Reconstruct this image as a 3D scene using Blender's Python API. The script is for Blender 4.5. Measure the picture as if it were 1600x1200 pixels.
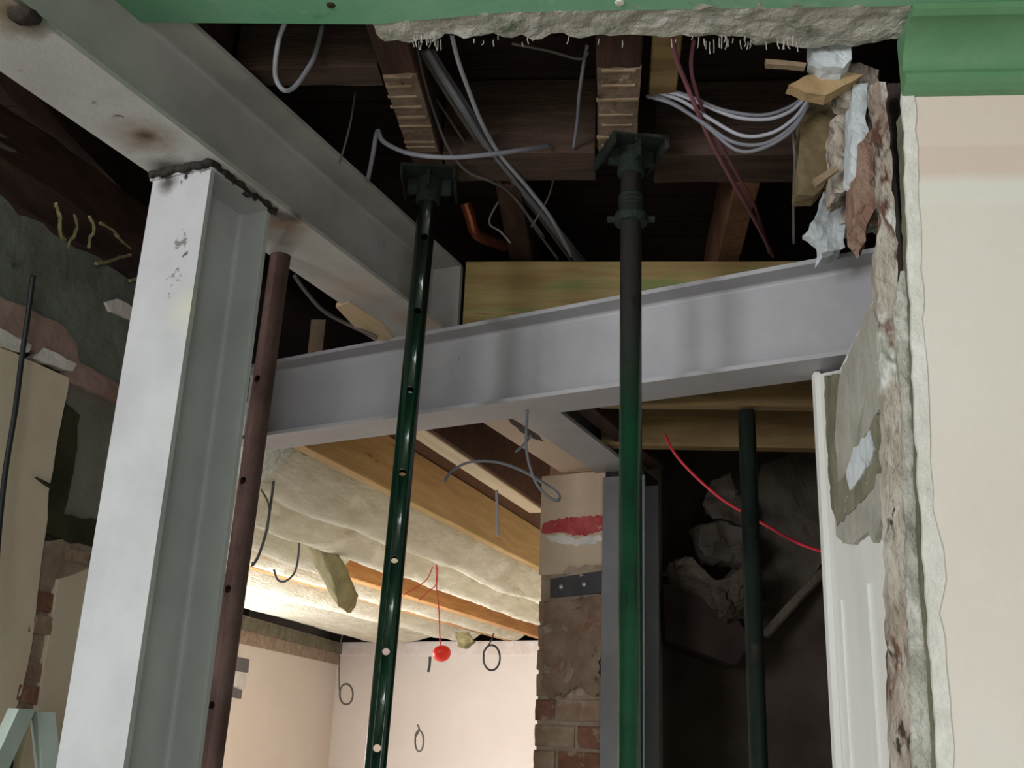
import bpy, bmesh, math, random
import numpy as np
from mathutils import Vector, Matrix, noise
random.seed(7)
for o in list(bpy.data.objects): bpy.data.objects.remove(o)
scn = bpy.context.scene
COL = scn.collection

# ---------------------------------------------------------------- camera
EYE = 1.55
FPX, PITCH, ROLL, YAW = 1641.0, math.radians(18.36), math.radians(2.38), math.radians(-5.7)
_fw = np.array([math.sin(YAW), math.cos(YAW), 0.0]); _r0 = np.array([math.cos(YAW), -math.sin(YAW), 0.0]); _z = np.array([0, 0, 1.0])
_u0 = -math.sin(PITCH)*_fw + math.cos(PITCH)*_z
CF = math.cos(PITCH)*_fw + math.sin(PITCH)*_z
CR = math.cos(ROLL)*_r0 + math.sin(ROLL)*_u0
CU = -math.sin(ROLL)*_r0 + math.cos(ROLL)*_u0
CAM = np.array([0, 0, EYE])
cd = bpy.data.cameras.new('camera'); co = bpy.data.objects.new('camera', cd); COL.objects.link(co)
cd.sensor_fit = 'HORIZONTAL'; cd.sensor_width = 36.0; cd.lens = 36.0*FPX/1600.0
cd.clip_start = 0.02; cd.clip_end = 100
co.matrix_world = Matrix(((CR[0], CU[0], -CF[0], 0), (CR[1], CU[1], -CF[1], 0), (CR[2], CU[2], -CF[2], EYE), (0, 0, 0, 1)))
scn.camera = co
# ---------------------------------------------------------------- world, lights, exposure
w = bpy.data.worlds.new('world'); scn.world = w; w.use_nodes = True
w.node_tree.nodes['Background'].inputs[0].default_value = (0.62, 0.72, 0.85, 1)
w.node_tree.nodes['Background'].inputs[1].default_value = 0.5
scn.view_settings.view_transform = 'Standard'; scn.view_settings.look = 'None'
scn.view_settings.gamma = 1.0; scn.view_settings.use_curve_mapping = False
scn.view_settings.exposure = 0.0
def area(name, loc, target, sx, sy, power, color):
    l = bpy.data.lights.new(name, 'AREA'); l.shape = 'RECTANGLE'; l.size = sx; l.size_y = sy; l.energy = power; l.color = color
    o = bpy.data.objects.new(name, l); COL.objects.link(o); o.location = loc
    o.rotation_euler = (Vector(target)-Vector(loc)).to_track_quat('-Z', 'Y').to_euler()
    return o
area('daylight_window_1', (-3.0, -3.42, 1.65), (-1.3, 0.6, 0.2), 1.25, 1.4, 120, (0.98, 0.98, 1.0))
area('daylight_window_2', (1.15, -3.42, 1.65), (0.4, 0.6, 0.2), 0.95, 1.4, 46, (0.98, 0.98, 1.0))
area('added_side_daylight', (-4.33, -2.2, 1.65), (-1.6, 0.9, 0.4), 1.3, 1.4, 140, (0.98, 0.98, 1.0))  # added lamp out of view, there to brighten the door lining
area('daylight_far_window', (-3.36, 5.2, 1.35), (-1.0, 7.4, 1.0), 2.3, 0.9, 190, (1.0, 0.99, 0.98))

# ---------------------------------------------------------------- measuring helpers (pixel of the photo -> point at a known depth)
def ray(x, y): return CF + (x-800)/FPX*CR + (600-y)/FPX*CU
def atY(x, y, Y):
    d = ray(x, y); return CAM + d*Y/d[1]
def atX(x, y, X):
    d = ray(x, y); return CAM + d*X/d[0]
def atZ(x, y, Z):
    d = ray(x, y); return CAM + d*(Z-EYE)/d[2]
def atP(x, y, n, k):
    d = ray(x, y); n = np.array(n); return CAM + d*(k-CAM@n)/(d@n)
def ax(a):
    a = math.radians(a); return np.array([math.sin(a), math.cos(a), 0]), np.array([math.cos(a), -math.sin(a), 0])
E1, N1 = ax(18.7)      # long steel
E2, N2 = ax(-64.3)     # cross steel
EJ, NJ = ax(13.9)      # new joists, old side wall
EX, EY = np.array([1.0, 0, 0]), np.array([0, 1.0, 0])
def pt(e, n, a, p, z=0.0): return e*a + n*p + np.array([0, 0, z])

# ---------------------------------------------------------------- materials
def L(c):
    r = []
    for v in c[:3]:
        v /= 255.0; r.append(v/12.92 if v <= 0.04045 else ((v+0.055)/1.055)**2.4)
    return (r[0], r[1], r[2], 1.0)
def mat(name, c1, c2=None, scale=6.0, rough=0.7, bump=0.15, bscale=60.0, metal=0.0, spots=None, stretch=None, stains=None, zbands=None, lo=0.35, hi=0.65, detail=6.0, bdist=0.004, spec=0.3):
    m = bpy.data.materials.new(name); m.use_nodes = True
    nt = m.node_tree; N, K = nt.nodes, nt.links
    b = N['Principled BSDF']; b.inputs['Roughness'].default_value = rough; b.inputs['Metallic'].default_value = metal
    b.inputs['Specular IOR Level'].default_value = spec
    geo = N.new('ShaderNodeNewGeometry'); src = geo.outputs['Position']
    if stretch:
        mp = N.new('ShaderNodeMapping'); mp.inputs['Scale'].default_value = stretch[1]; mp.vector_type = 'POINT'
        mp2 = N.new('ShaderNodeMapping'); mp2.inputs['Rotation'].default_value = (0, 0, math.radians(stretch[0]))
        K.new(src, mp2.inputs[0]); K.new(mp2.outputs[0], mp.inputs[0]); src = mp.outputs[0]
    def nz(s, d=detail, dist=0.0):
        n = N.new('ShaderNodeTexNoise'); n.inputs['Scale'].default_value = s; n.inputs['Detail'].default_value = d; n.inputs['Roughness'].default_value = 0.62
        n.inputs['Distortion'].default_value = dist
        K.new(src, n.inputs['Vector']); return n.outputs['Fac']
    def ramp(f, a, c, ca=(0, 0, 0, 1), cc=(1, 1, 1, 1)):
        r = N.new('ShaderNodeValToRGB'); r.color_ramp.elements[0].position = a; r.color_ramp.elements[1].position = c
        r.color_ramp.elements[0].color = ca; r.color_ramp.elements[1].color = cc; K.new(f, r.inputs[0]); return r.outputs[0]
    def mix(f, a, c):
        x = N.new('ShaderNodeMix'); x.data_type = 'RGBA'; K.new(f, x.inputs[0]) if not isinstance(f, float) else None
        for s, v in ((x.inputs[6], a), (x.inputs[7], c)):
            if isinstance(v, tuple): s.default_value = v
            else: K.new(v, s)
        return x.outputs[2]
    if c2 is None: c2 = tuple(v*0.9 for v in c1)
    col = ramp(nz(scale), lo, hi, L(c1), L(c2))
    if zbands:       # bands by height: old paint on a wall, other tones on props: [(z, colour above z)]
        sx = N.new('ShaderNodeSeparateXYZ'); K.new(geo.outputs['Position'], sx.inputs[0])
        wob = N.new('ShaderNodeMath'); wob.operation = 'MULTIPLY_ADD'; K.new(nz(9.0), wob.inputs[0]); wob.inputs[1].default_value = 0.022; K.new(sx.outputs[2], wob.inputs[2])
        for zz, cc, soft in zbands:
            mr = N.new('ShaderNodeMapRange'); K.new(wob.outputs[0], mr.inputs[0])
            mr.inputs[1].default_value = zz+0.011-soft; mr.inputs[2].default_value = zz+0.011+soft
            col = mix(mr.outputs[0], col, L(cc))
    for sp in (spots or []):    # (colour, scale, low, high)
        col = mix(ramp(nz(sp[1], 4.0, 0.6), sp[2], sp[3]), col, L(sp[0]))
    for (p, rad, cc, st, *sp_) in (stains or []):   # scorch marks and rust with a place of their own
        dn = N.new('ShaderNodeVectorMath'); dn.operation = 'DISTANCE'; K.new(geo.outputs['Position'], dn.inputs[0]); dn.inputs[1].default_value = tuple(p)
        ad = N.new('ShaderNodeMath'); ad.operation = 'MULTIPLY_ADD'; K.new(nz(70.0 if sp_ else 28.0), ad.inputs[0]); ad.inputs[1].default_value = rad*(4.5 if sp_ else 1.1); K.new(dn.outputs['Value'], ad.inputs[2])
        mr = N.new('ShaderNodeMapRange'); K.new(ad.outputs[0], mr.inputs[0]); mr.inputs[1].default_value = rad*(2.55 if sp_ else 1.75); mr.inputs[2].default_value = rad*(2.2 if sp_ else 0.7); mr.inputs[3].default_value = 0; mr.inputs[4].default_value = st
        col = mix(mr.outputs[0], col, L(cc))
    K.new(col, b.inputs['Base Color'])
    if bump:
        bp = N.new('ShaderNodeBump'); bp.inputs['Strength'].default_value = min(1.0, bump*2); bp.inputs['Distance'].default_value = bdist
        K.new(nz(bscale, 5.0), bp.inputs['Height']); K.new(bp.outputs[0], b.inputs['Normal'])
    return m

# ---------------------------------------------------------------- geometry helpers
def loft(rings, cap=True, closed=True):
    v, f = [], []; n = len(rings[0])
    for r in rings: v += [tuple(p) for p in r]
    for i in range(len(rings)-1):
        for j in range(n if closed else n-1):
            k = (j+1) % n; f.append((i*n+j, i*n+k, (i+1)*n+k, (i+1)*n+j))
    if cap: f.append(tuple(range(n-1, -1, -1))); f.append(tuple((len(rings)-1)*n+j for j in range(n)))
    return v, f
def join(*gs):
    v, f = [], []
    for a, b in gs:
        o = len(v); v += a; f += [tuple(i+o for i in q) for q in b]
    return v, f
def fixn(me):
    bm = bmesh.new(); bm.from_mesh(me); bmesh.ops.recalc_face_normals(bm, faces=bm.faces); bm.to_mesh(me); bm.free()
def mk(name, g, m, parent=None, loc=None, smooth=False, kind=None, label=None):
    v, f = g
    V = np.array([tuple(p) for p in v], float)
    if parent is not None:
        org = np.array(parent.get('_org', (0, 0, 0)), float)
    else:
        org = np.array(loc if loc is not None else ((V[:, 0].min()+V[:, 0].max())/2, (V[:, 1].min()+V[:, 1].max())/2, V[:, 2].min()), float)
    me = bpy.data.meshes.new(name); me.from_pydata((V-org).tolist(), [], f); me.update(); fixn(me)
    if m: me.materials.append(m)
    if smooth:
        for p in me.polygons: p.use_smooth = True
    o = bpy.data.objects.new(name, me); COL.objects.link(o)
    if parent is not None:
        o.parent = parent; o['_org'] = tuple(org)
    else:
        o.location = org; o['_org'] = tuple(org)
    if kind: o['kind'] = kind
    if label: o['label'] = label
    return o
def tag(o, label, cat, group=None, kind=None):
    o['label'] = label; o['category'] = cat
    if group: o['group'] = group
    if kind: o['kind'] = kind
    return o
def thing(name, loc, label, cat, group=None, kind=None):
    o = bpy.data.objects.new(name, None); o.empty_display_size = 0.05; COL.objects.link(o); o.location = tuple(loc); o['_org'] = tuple(float(x) for x in loc)
    return tag(o, label, cat, group, kind)
def struct(name, g, m, parent=None, **k):
    o = mk(name, g, m, parent, **k)
    if parent is None: o['kind'] = 'structure'
    return o
def box(e, n, a0, a1, p0, p1, z0, z1, bev=0.0, seg=1, jit=0.0, seed=0):
    rnd = random.Random(seed+int(abs(a0*977+p0*331+z0*131)*10))
    b = min(bev, abs(p1-p0)*0.3, abs(z1-z0)*0.3)
    if b > 0: prof = [(p0+b, z0), (p1-b, z0), (p1, z0+b), (p1, z1-b), (p1-b, z1), (p0+b, z1), (p0, z1-b), (p0, z0+b)]
    else: prof = [(p0, z0), (p1, z0), (p1, z1), (p0, z1)]
    rings = []
    for i in range(seg+1):
        a = a0+(a1-a0)*i/seg
        rings.append([pt(e, n, a, p+rnd.uniform(-jit, jit), z+rnd.uniform(-jit, jit)) for p, z in prof])
    return loft(rings)
def xbox(x0, x1, y0, y1, z0, z1, **k): return box(EX, EY, x0, x1, y0, y1, z0, z1, **k)
def ibeam(e, n, a0, a1, pc, wd, zb, H, tf=0.011, tw=0.008, r=0.010):
    h = wd/2; t = tw/2; q = []
    pr = [(-h, 0), (h, 0), (h, tf)] + [(t+r-r*math.sin(i*math.pi/6), tf+r-r*math.cos(i*math.pi/6)) for i in range(4)]
    pr += [(t+r-r*math.cos(i*math.pi/6), H-tf-r+r*math.sin(i*math.pi/6)) for i in range(4)] + [(h, H-tf), (h, H), (-h, H), (-h, H-tf)]
    pr += [(-(t+r-r*math.sin(i*math.pi/6)), H-tf-r+r*math.cos(i*math.pi/6)) for i in range(4)]
    pr += [(-(t+r-r*math.cos(i*math.pi/6)), tf+r-r*math.sin(i*math.pi/6)) for i in range(4)] + [(-h, tf)]
    return loft([[pt(e, n, a, pc+p, zb+z) for p, z in pr] for a in (a0, a1)])
def hcol(e, n, a0, D, pc, wd, z0, z1, tf=0.012, tw=0.008, r=0.010):
    # the same section set upright: flanges face along e
    h = wd/2; t = tw/2
    pr = [(-h, 0), (h, 0), (h, tf)] + [(t+r-r*math.sin(i*math.pi/6), tf+r-r*math.cos(i*math.pi/6)) for i in range(4)]
    pr += [(t+r-r*math.cos(i*math.pi/6), D-tf-r+r*math.sin(i*math.pi/6)) for i in range(4)] + [(h, D-tf), (h, D), (-h, D), (-h, D-tf)]
    pr += [(-(t+r-r*math.sin(i*math.pi/6)), D-tf-r+r*math.cos(i*math.pi/6)) for i in range(4)]
    pr += [(-(t+r-r*math.cos(i*math.pi/6)), tf+r-r*math.sin(i*math.pi/6)) for i in range(4)] + [(-h, tf)]
    return loft([[pt(e, n, a0+d, pc+p, z) for p, d in pr] for z in (z0, z1)])
def smooth_path(P, sub=6, closed=False):
    P = [np.array(p, float) for p in P]; n = len(P); out = []
    if n < 3 and not closed: return P
    for i in range(n if closed else n-1):
        g = (lambda k: P[k % n]) if closed else (lambda k: P[max(0, min(n-1, k))])
        a, b, c, d = g(i-1), g(i), g(i+1), g(i+2)
        for s in range(sub):
            t = s/sub; out.append(0.5*((2*b)+(c-a)*t+(2*a-5*b+4*c-d)*t*t+(3*b-a-3*c+d)*t**3))
    if not closed: out.append(P[-1])
    return out
def tube(P, r, seg=7, closed=False, sub=6):
    P = smooth_path(P, sub, closed); n = len(P); rings = []; up = None
    for i in range(n):
        t = P[(i+1) % n]-P[i-1] if closed else P[min(n-1, i+1)]-P[max(0, i-1)]
        t = t/(np.linalg.norm(t)+1e-9)
        if up is None:
            up = np.cross(t, [0.3, 0.2, 0.9]); up /= np.linalg.norm(up)
        u = up-t*(up@t); u /= (np.linalg.norm(u)+1e-9); up = u; v = np.cross(t, u)
        rings.append([P[i]+r*(math.cos(k*2*math.pi/seg)*u+math.sin(k*2*math.pi/seg)*v) for k in range(seg)])
    if closed: rings.append(rings[0])
    return loft(rings, cap=not closed)
def lathe(base, axis, prof, seg=20):
    axis = np.array(axis, float); axis /= np.linalg.norm(axis); u = np.cross(axis, [1, 0, 0] if abs(axis[0]) < .9 else [0, 1, 0]); u /= np.linalg.norm(u); v = np.cross(axis, u)
    return loft([[np.array(base)+axis*h+r*(math.cos(k*2*math.pi/seg)*u+math.sin(k*2*math.pi/seg)*v) for k in range(seg)] for r, h in prof])
def prism(poly, nrm, th, jit=0.0, step=0.03, seed=1):
    # flat outline (points already on one plane) given thickness th along nrm; ragged edge by jit
    rnd = random.Random(seed); nrm = np.array(nrm, float); out = []; n = len(poly)
    for i in range(n):
        a, b = np.array(poly[i]), np.array(poly[(i+1) % n]); k = max(1, int(np.linalg.norm(b-a)/step)) if jit else 1
        d = (b-a)/(np.linalg.norm(b-a)+1e-9); s = np.cross(nrm, d)
        for j in range(k): out.append(a+(b-a)*j/k+(s*rnd.uniform(-jit, jit) if (j or 1) else 0))
    return loft([out, [q+nrm*th for q in out]])
def chunk(g, amp, sc, cuts=2, seed=0, sub=True):
    # rough broken lump: triangulate, cut and push the points about by noise
    me = bpy.data.meshes.new('tmp'); me.from_pydata([tuple(p) for p in g[0]], [], g[1]); bm = bmesh.new(); bm.from_mesh(me); bpy.data.meshes.remove(me)
    bmesh.ops.recalc_face_normals(bm, faces=bm.faces); bmesh.ops.triangulate(bm, faces=bm.faces)
    for _ in range(cuts):
        bmesh.ops.subdivide_edges(bm, edges=[e for e in bm.edges if e.calc_length() > 0.02], cuts=1, use_grid_fill=True)
        bmesh.ops.triangulate(bm, faces=bm.faces)
    o = Vector((seed*3.1, seed*1.7, seed*0.9))
    for v in bm.verts: v.co += amp*noise.noise_vector(v.co*sc+o)+amp*0.5*noise.noise_vector(v.co*sc*2.7+o)
    bm.verts.index_update(); V = [tuple(v.co) for v in bm.verts]; Fs = [tuple(v.index for v in f.verts) for f in bm.faces]; bm.free()
    return V, Fs
def roughbox(x0, x1, y0, y1, z0, z1, amp, sc, seed=0, cell=0.06):
    # closed box with gridded faces, points pushed about
    bm = bmesh.new(); bmesh.ops.create_cube(bm, size=1.0)
    for v in bm.verts: v.co = Vector((x0 if v.co.x < 0 else x1, y0 if v.co.y < 0 else y1, z0 if v.co.z < 0 else z1))
    for axi in range(3):
        lo, hi = ((x0, x1), (y0, y1), (z0, z1))[axi]; k = int((hi-lo)/cell)
        for i in range(1, k+1):
            nn = [0, 0, 0]; nn[axi] = 1; c = [0, 0, 0]; c[axi] = lo+(hi-lo)*i/(k+1)
            bmesh.ops.bisect_plane(bm, geom=bm.verts[:]+bm.edges[:]+bm.faces[:], plane_co=c, plane_no=nn)
    o = Vector((seed*2.3, seed*1.1, seed*0.7))
    for v in bm.verts: v.co += amp*noise.noise_vector(v.co*sc+o)+amp*0.6*noise.noise_vector(v.co*sc*3.1+o)
    bm.verts.index_update(); V = [tuple(v.co) for v in bm.verts]; Fs = [tuple(v.index for v in f.verts) for f in bm.faces]; bm.free()
    return V, Fs
def xform(g, e, n):   # a shape modelled in (along, across, z) moved into the frame (e, n)
    return [tuple(pt(e, n, v[0], v[1], v[2])) for v in g[0]], g[1]

# ---------------------------------------------------------------- levels
ZC = 2.84            # underside of the green ceiling
ZJ = 2.866           # underside of the old joists
ZB1, HB1 = 2.62, 0.238
ZB2, HB2 = 2.375, 0.245
ZN = 2.392           # underside of the new joists
YW = 1.765           # room face of the front wall

# ---------------------------------------------------------------- material set
P_b1 = lambda x, y: atZ(x, y, ZB1)
STEEL1 = mat('grey primer steel with scorch', (188, 186, 184), (168, 165, 163), 5, 0.55, 0.08, 120, spots=[((120, 110, 100), 14, 0.70, 0.78)],
    stains=[(P_b1(225, 215), 0.07, (122, 98, 74), 0.8), (P_b1(228, 212), 0.025, (80, 62, 50), 0.9), (P_b1(262, 262), 0.05, (60, 52, 48), 0.85), (P_b1(40, 28), 0.05, (30, 27, 25), 1.0), (P_b1(8, 20), 0.07, (120, 96, 62), 0.7), (P_b1(440, 350), 0.06, (140, 105, 70), 0.85), (P_b1(432, 335), 0.03, (50, 40, 34), 0.9), (P_b1(655, 500), 0.08, (172, 138, 108), 0.8), (P_b1(545, 450), 0.10, (190, 170, 158), 0.6), (P_b1(120, 148), 0.016, (92, 88, 84), 0.8, 1), (P_b1(185, 182), 0.014, (92, 88, 84), 0.8, 1), (P_b1(150, 160), 0.014, (110, 106, 100), 0.8, 1), (P_b1(455, 340), 0.03, (48, 40, 36), 0.8)])
STEEL2 = mat('lilac grey primer steel', (170, 168, 172), (157, 155, 160), 4, 0.5, 0.06, 120, spots=[((110, 100, 95), 17, 0.76, 0.80)],
    stains=[(atP(718, 545, N2, 2.31), 0.012, (70, 66, 66), 0.8, 1), (atP(716, 560, N2, 2.31), 0.012, (80, 76, 74), 0.7, 1)])
_cf = lambda x, y: atP(x, y, E1, 1.46)
STEEL3 = mat('pale primer steel with marks', (186, 185, 188), (172, 171, 174), 5, 0.5, 0.06, 120, spots=[((130, 128, 124), 20, 0.74, 0.80)],
    stains=[(_cf(284, 375), 0.034, (110, 106, 102), 0.9, 1), (_cf(290, 394), 0.013, (60, 58, 56), 0.9, 1), (_cf(272, 432), 0.028, (110, 106, 100), 0.8, 1), (_cf(264, 462), 0.014, (80, 76, 72), 0.8, 1), (_cf(292, 262), 0.045, (40, 36, 32), 1.0, 1), (_cf(262, 285), 0.028, (60, 50, 44), 0.9), (_cf(295, 480), 0.05, (200, 196, 170), 0.5)])
BURNT = mat('burnt weld', (28, 25, 24), (54, 47, 42), 30, 0.8, 0.6, 90)
GREENC = mat('green ceiling paint', (106, 168, 132), (134, 180, 150), 3.2, 0.6, 0.25, 18, spots=[((172, 204, 180), 5, 0.56, 0.72), ((64, 122, 92), 7, 0.62, 0.75)])
GREENK = mat('green cornice paint', (92, 136, 98), (106, 146, 110), 7, 0.45, 0.15, 50, spots=[((150, 180, 150), 22, 0.72, 0.8)])
RAGGED = mat('broken lime plaster', (190, 186, 178), (150, 148, 138), 14, 0.9, 0.9, 45, spots=[((205, 202, 196), 9, 0.55, 0.68), ((90, 104, 84), 12, 0.63, 0.74), ((92, 74, 58), 18, 0.68, 0.78)], bdist=0.01)
CREAM = mat('cream wall paint with old bands', (228, 218, 211), (223, 211, 203), 2.2, 0.65, 0.2, 22, bdist=0.003,
    zbands=[(2.487, (228, 220, 212), 0.006), (2.545, (220, 198, 188), 0.012), (2.612, (224, 206, 196), 0.004)])
WHITEP = mat('white bare plaster', (232, 226, 222), (210, 204, 198), 11, 0.8, 0.5, 55, spots=[((178, 172, 156), 15, 0.66, 0.76)])
FARCREAM = mat('warm cream far wall paint', (230, 220, 212), (225, 214, 206), 2.0, 0.7, 0.1, 20)
FARBAND = mat('bare plaster band', (232, 224, 220), (222, 206, 196), 9, 0.8, 0.3, 40, spots=[((180, 164, 150), 12, 0.66, 0.76)])
OLDWOOD = mat('old dark joist wood', (74, 50, 40), (48, 31, 26), 5, 0.85, 0.5, 40, stretch=(0, (6, 0.8, 6)), spots=[((120, 92, 72), 9, 0.68, 0.8)])
OLDWOODX = mat('old dark trimmer wood', (84, 66, 56), (58, 43, 37), 5, 0.85, 0.5, 40, stretch=(0, (0.8, 6, 6)))
LATHED = mat('joist underside with lath marks', (122, 104, 90), (90, 74, 62), 12, 0.9, 0.6, 50, spots=[((60, 42, 32), 24, 0.62, 0.72), ((168, 150, 130), 16, 0.58, 0.70)])
LATH = mat('lath stub', (150, 130, 108), (122, 100, 80), 12, 0.9, 0.5, 60)
BOARDS = mat('underside of floorboards', (48, 31, 27), (32, 20, 18), 5, 0.9, 0.4, 40, stretch=(0, (0.7, 7, 7)))
def pine(nm, c1, c2, ang, **k): return mat(nm, c1, c2, 4.0, 0.7, 0.2, 30, stretch=(ang, (9, 0.7, 9)), **k)
PINEJ = pine('new joist pine', (206, 174, 124), (184, 148, 98), 13.9, spots=[((128, 86, 48), 5, 0.64, 0.72), ((180, 158, 96), 3, 0.5, 0.7)])
PINEO = pine('orange joist pine', (206, 158, 104), (180, 128, 78), 13.9, spots=[((130, 84, 46), 8, 0.72, 0.8)])
PALEPINE = pine('pale sawn pine', (232, 214, 184), (220, 198, 164), 13.9)
YELLOW = mat('treated yellow timber', (164, 144, 96), (142, 116, 74), 4.0, 0.75, 0.2, 30, stretch=(0, (0.8, 8, 8)), spots=[((92, 66, 36), 9, 0.66, 0.72), ((120, 132, 78), 3, 0.55, 0.7)])
TREATED = mat('dull treated timber', (142, 118, 80), (112, 90, 60), 4.0, 0.8, 0.2, 30, stretch=(0, (0.8, 8, 8)), spots=[((70, 54, 38), 10, 0.68, 0.78)])
BROWNB = mat('brown fibreboard', (112, 80, 62), (92, 64, 50), 30, 0.9, 0.4, 120)
WOOL = mat('mineral wool', (226, 223, 208), (206, 201, 180), 8, 0.95, 1.0, 38, spots=[((180, 171, 140), 5, 0.62, 0.76), ((236, 234, 222), 6, 0.52, 0.68)], bdist=0.012, stretch=(13.9, (2.2, 0.6, 1.5)))
WOOLD = mat('dusty olive mineral wool', (156, 148, 110), (124, 116, 82), 9, 0.95, 0.9, 40, bdist=0.01)
GREENP = mat('dark green prop paint', (28, 68, 46), (18, 48, 33), 6, 0.2, 0.04, 160, spots=[((44, 42, 40), 12, 0.62, 0.72)], zbands=[(2.30, (58, 56, 54), 0.12)], spec=0.6)
GREENP2 = mat('deep green prop paint', (20, 52, 36), (14, 38, 27), 6, 0.2, 0.04, 160, spots=[((10, 14, 12), 9, 0.66, 0.74)], zbands=[(2.46, (30, 36, 32), 0.14)], spec=0.6)  # upper length turns darker and greyer
GREENP3 = mat('green black prop paint', (40, 52, 46), (28, 36, 32), 6, 0.3, 0.05, 160, spots=[((60, 54, 50), 12, 0.62, 0.72)], spec=0.6)
PROPHEAD = mat('grimy green prop head', (32, 42, 34), (20, 26, 23), 14, 0.75, 0.5, 60, spots=[((70, 62, 52), 18, 0.64, 0.76)])
RUST = mat('rusty brown tube', (108, 84, 78), (82, 60, 55), 7, 0.75, 0.4, 60, spots=[((140, 112, 92), 6, 0.64, 0.76), ((44, 32, 30), 13, 0.66, 0.74)])
MASON = mat('rough broken masonry', (196, 188, 178), (142, 124, 112), 16, 0.95, 1.0, 60, spots=[((104, 72, 62), 14, 0.56, 0.62), ((206, 204, 200), 13, 0.55, 0.62), ((104, 114, 88), 11, 0.60, 0.68), ((66, 54, 48), 22, 0.62, 0.68)], bdist=0.012, stretch=(0, (1, 1, 0.4)))
MASOND = mat('dark grey brown masonry', (92, 82, 76), (58, 50, 46), 7, 0.95, 0.8, 35, spots=[((104, 70, 60), 6, 0.62, 0.72)], bdist=0.01)
GREYPL = mat('grey green old plaster', (126, 132, 124), (98, 100, 92), 5, 0.9, 0.6, 30, spots=[((112, 92, 80), 5, 0.6, 0.72), ((70, 84, 66), 7, 0.64, 0.74)], bdist=0.007)
BROWNBAND = mat('pinkish brown plaster', (172, 146, 138), (146, 118, 108), 7, 0.9, 0.5, 40, spots=[((110, 80, 70), 9, 0.64, 0.74)])
CREAML = mat('dull cream plasterboard', (228, 216, 192), (220, 200, 180), 3, 0.8, 0.15, 40)
DARKGREY = mat('grey recess plaster', (136, 134, 124), (112, 110, 100), 5, 0.9, 0.4, 50)
MOSS = mat('mossy dark plaster', (66, 66, 44), (46, 46, 30), 9, 0.95, 0.7, 40)
BRICK = mat('old red brick', (142, 100, 84), (118, 78, 64), 16, 0.9, 0.6, 50, spots=[((178, 158, 140), 11, 0.56, 0.68), ((104, 80, 64), 9, 0.64, 0.74)])
BRICKP = mat('mortar smeared brick', (164, 140, 122), (140, 112, 94), 12, 0.9, 0.6, 45, spots=[((180, 164, 148), 8, 0.52, 0.66), ((130, 112, 90), 10, 0.62, 0.74)])
MORTAR = mat('mortar', (174, 156, 140), (146, 126, 110), 14, 0.95, 0.8, 50, spots=[((120, 104, 84), 9, 0.62, 0.74)])
PIERCREAM = mat('cream pier plaster', (206, 184, 162), (198, 174, 154), 6, 0.8, 0.2, 40)
REDP = mat('red paint', (166, 54, 60), (190, 92, 92), 22, 0.7, 0.3, 60, spots=[((206, 160, 150), 26, 0.62, 0.68)])
PLATE = mat('dark steel plate', (74, 72, 76), (60, 58, 60), 10, 0.5, 0.1, 60)
BOLT = mat('galvanised bolt', (190, 186, 180), None, 10, 0.4, 0.05, 60, metal=0.6)
CAB_W = mat('white cable sheath', (168, 168, 178), (150, 150, 160), 8, 0.5, 0.0)
CAB_G = mat('grey cable sheath', (124, 124, 132), (106, 106, 114), 8, 0.5, 0.0)
CAB_GD = mat('dusty grey cable sheath', (104, 98, 98), (86, 80, 80), 8, 0.6, 0.0)
CAB_P = mat('dusty purple red cable sheath', (132, 84, 92), (108, 66, 74), 8, 0.6, 0.0)
CAB_R = mat('red cable sheath', (196, 42, 56), (178, 40, 52), 8, 0.5, 0.0)
CAB_K = mat('black cable sheath', (40, 40, 44), (30, 30, 34), 8, 0.5, 0.0)
CAB_D = mat('dark grey cable sheath', (88, 86, 84), (72, 70, 68), 8, 0.6, 0.0)
COPPER = mat('tarnished copper', (164, 96, 70), (110, 62, 46), 12, 0.4, 0.1, 60, metal=0.7)
REDCAP = mat('bright red plastic', (232, 44, 32), (224, 56, 40), 8, 0.35, 0.0)
WHITEGL = mat('white gloss joinery paint', (230, 230, 228), (220, 219, 215), 5, 0.4, 0.05, 40, spots=[((196, 190, 180), 8, 0.70, 0.8)], stretch=(0, (1, 1, 0.3)))
PATCHG = mat('ghost grey plaster', (176, 172, 162), (150, 146, 136), 9, 0.9, 0.5, 50, spots=[((122, 124, 104), 8, 0.62, 0.74)])
OLIVEPL = mat('olive edged plaster', (98, 96, 78), (134, 128, 110), 10, 0.9, 0.6, 50)
BLUEWH = mat('bluish white plaster', (208, 214, 220), (188, 194, 198), 9, 0.85, 0.5, 45, spots=[((150, 140, 130), 10, 0.66, 0.76)])
LADDERM = mat('pale aluminium', (186, 196, 190), (168, 178, 172), 6, 0.5, 0.05, 60)
FLOORM = mat('pale bounce floorboards', (224, 217, 206), (206, 198, 186), 3, 0.8, 0.2, 30, stretch=(0, (6, 0.6, 6)))  # unseen floor, paled to bounce more light up under the beams
ROOMW = mat('cream room paint', (218, 208, 192), (212, 200, 184), 2, 0.8, 0.1, 20)
FRAMEW = mat('white window paint', (232, 232, 230), None, 5, 0.5, 0.0)
DKGREYB = mat('dark grey plastic', (96, 94, 100), None, 6, 0.5, 0.0)
LTGREYB = mat('light grey plastic', (216, 214, 216), None, 6, 0.5, 0.0)
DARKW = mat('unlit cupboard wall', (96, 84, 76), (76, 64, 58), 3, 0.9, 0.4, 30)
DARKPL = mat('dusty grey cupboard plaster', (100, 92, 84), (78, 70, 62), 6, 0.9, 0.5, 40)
RUBB = mat('dusty rubble', (104, 94, 84), (74, 64, 56), 9, 0.95, 0.9, 40, spots=[((76, 54, 46), 7, 0.6, 0.72)], bdist=0.01)

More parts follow.
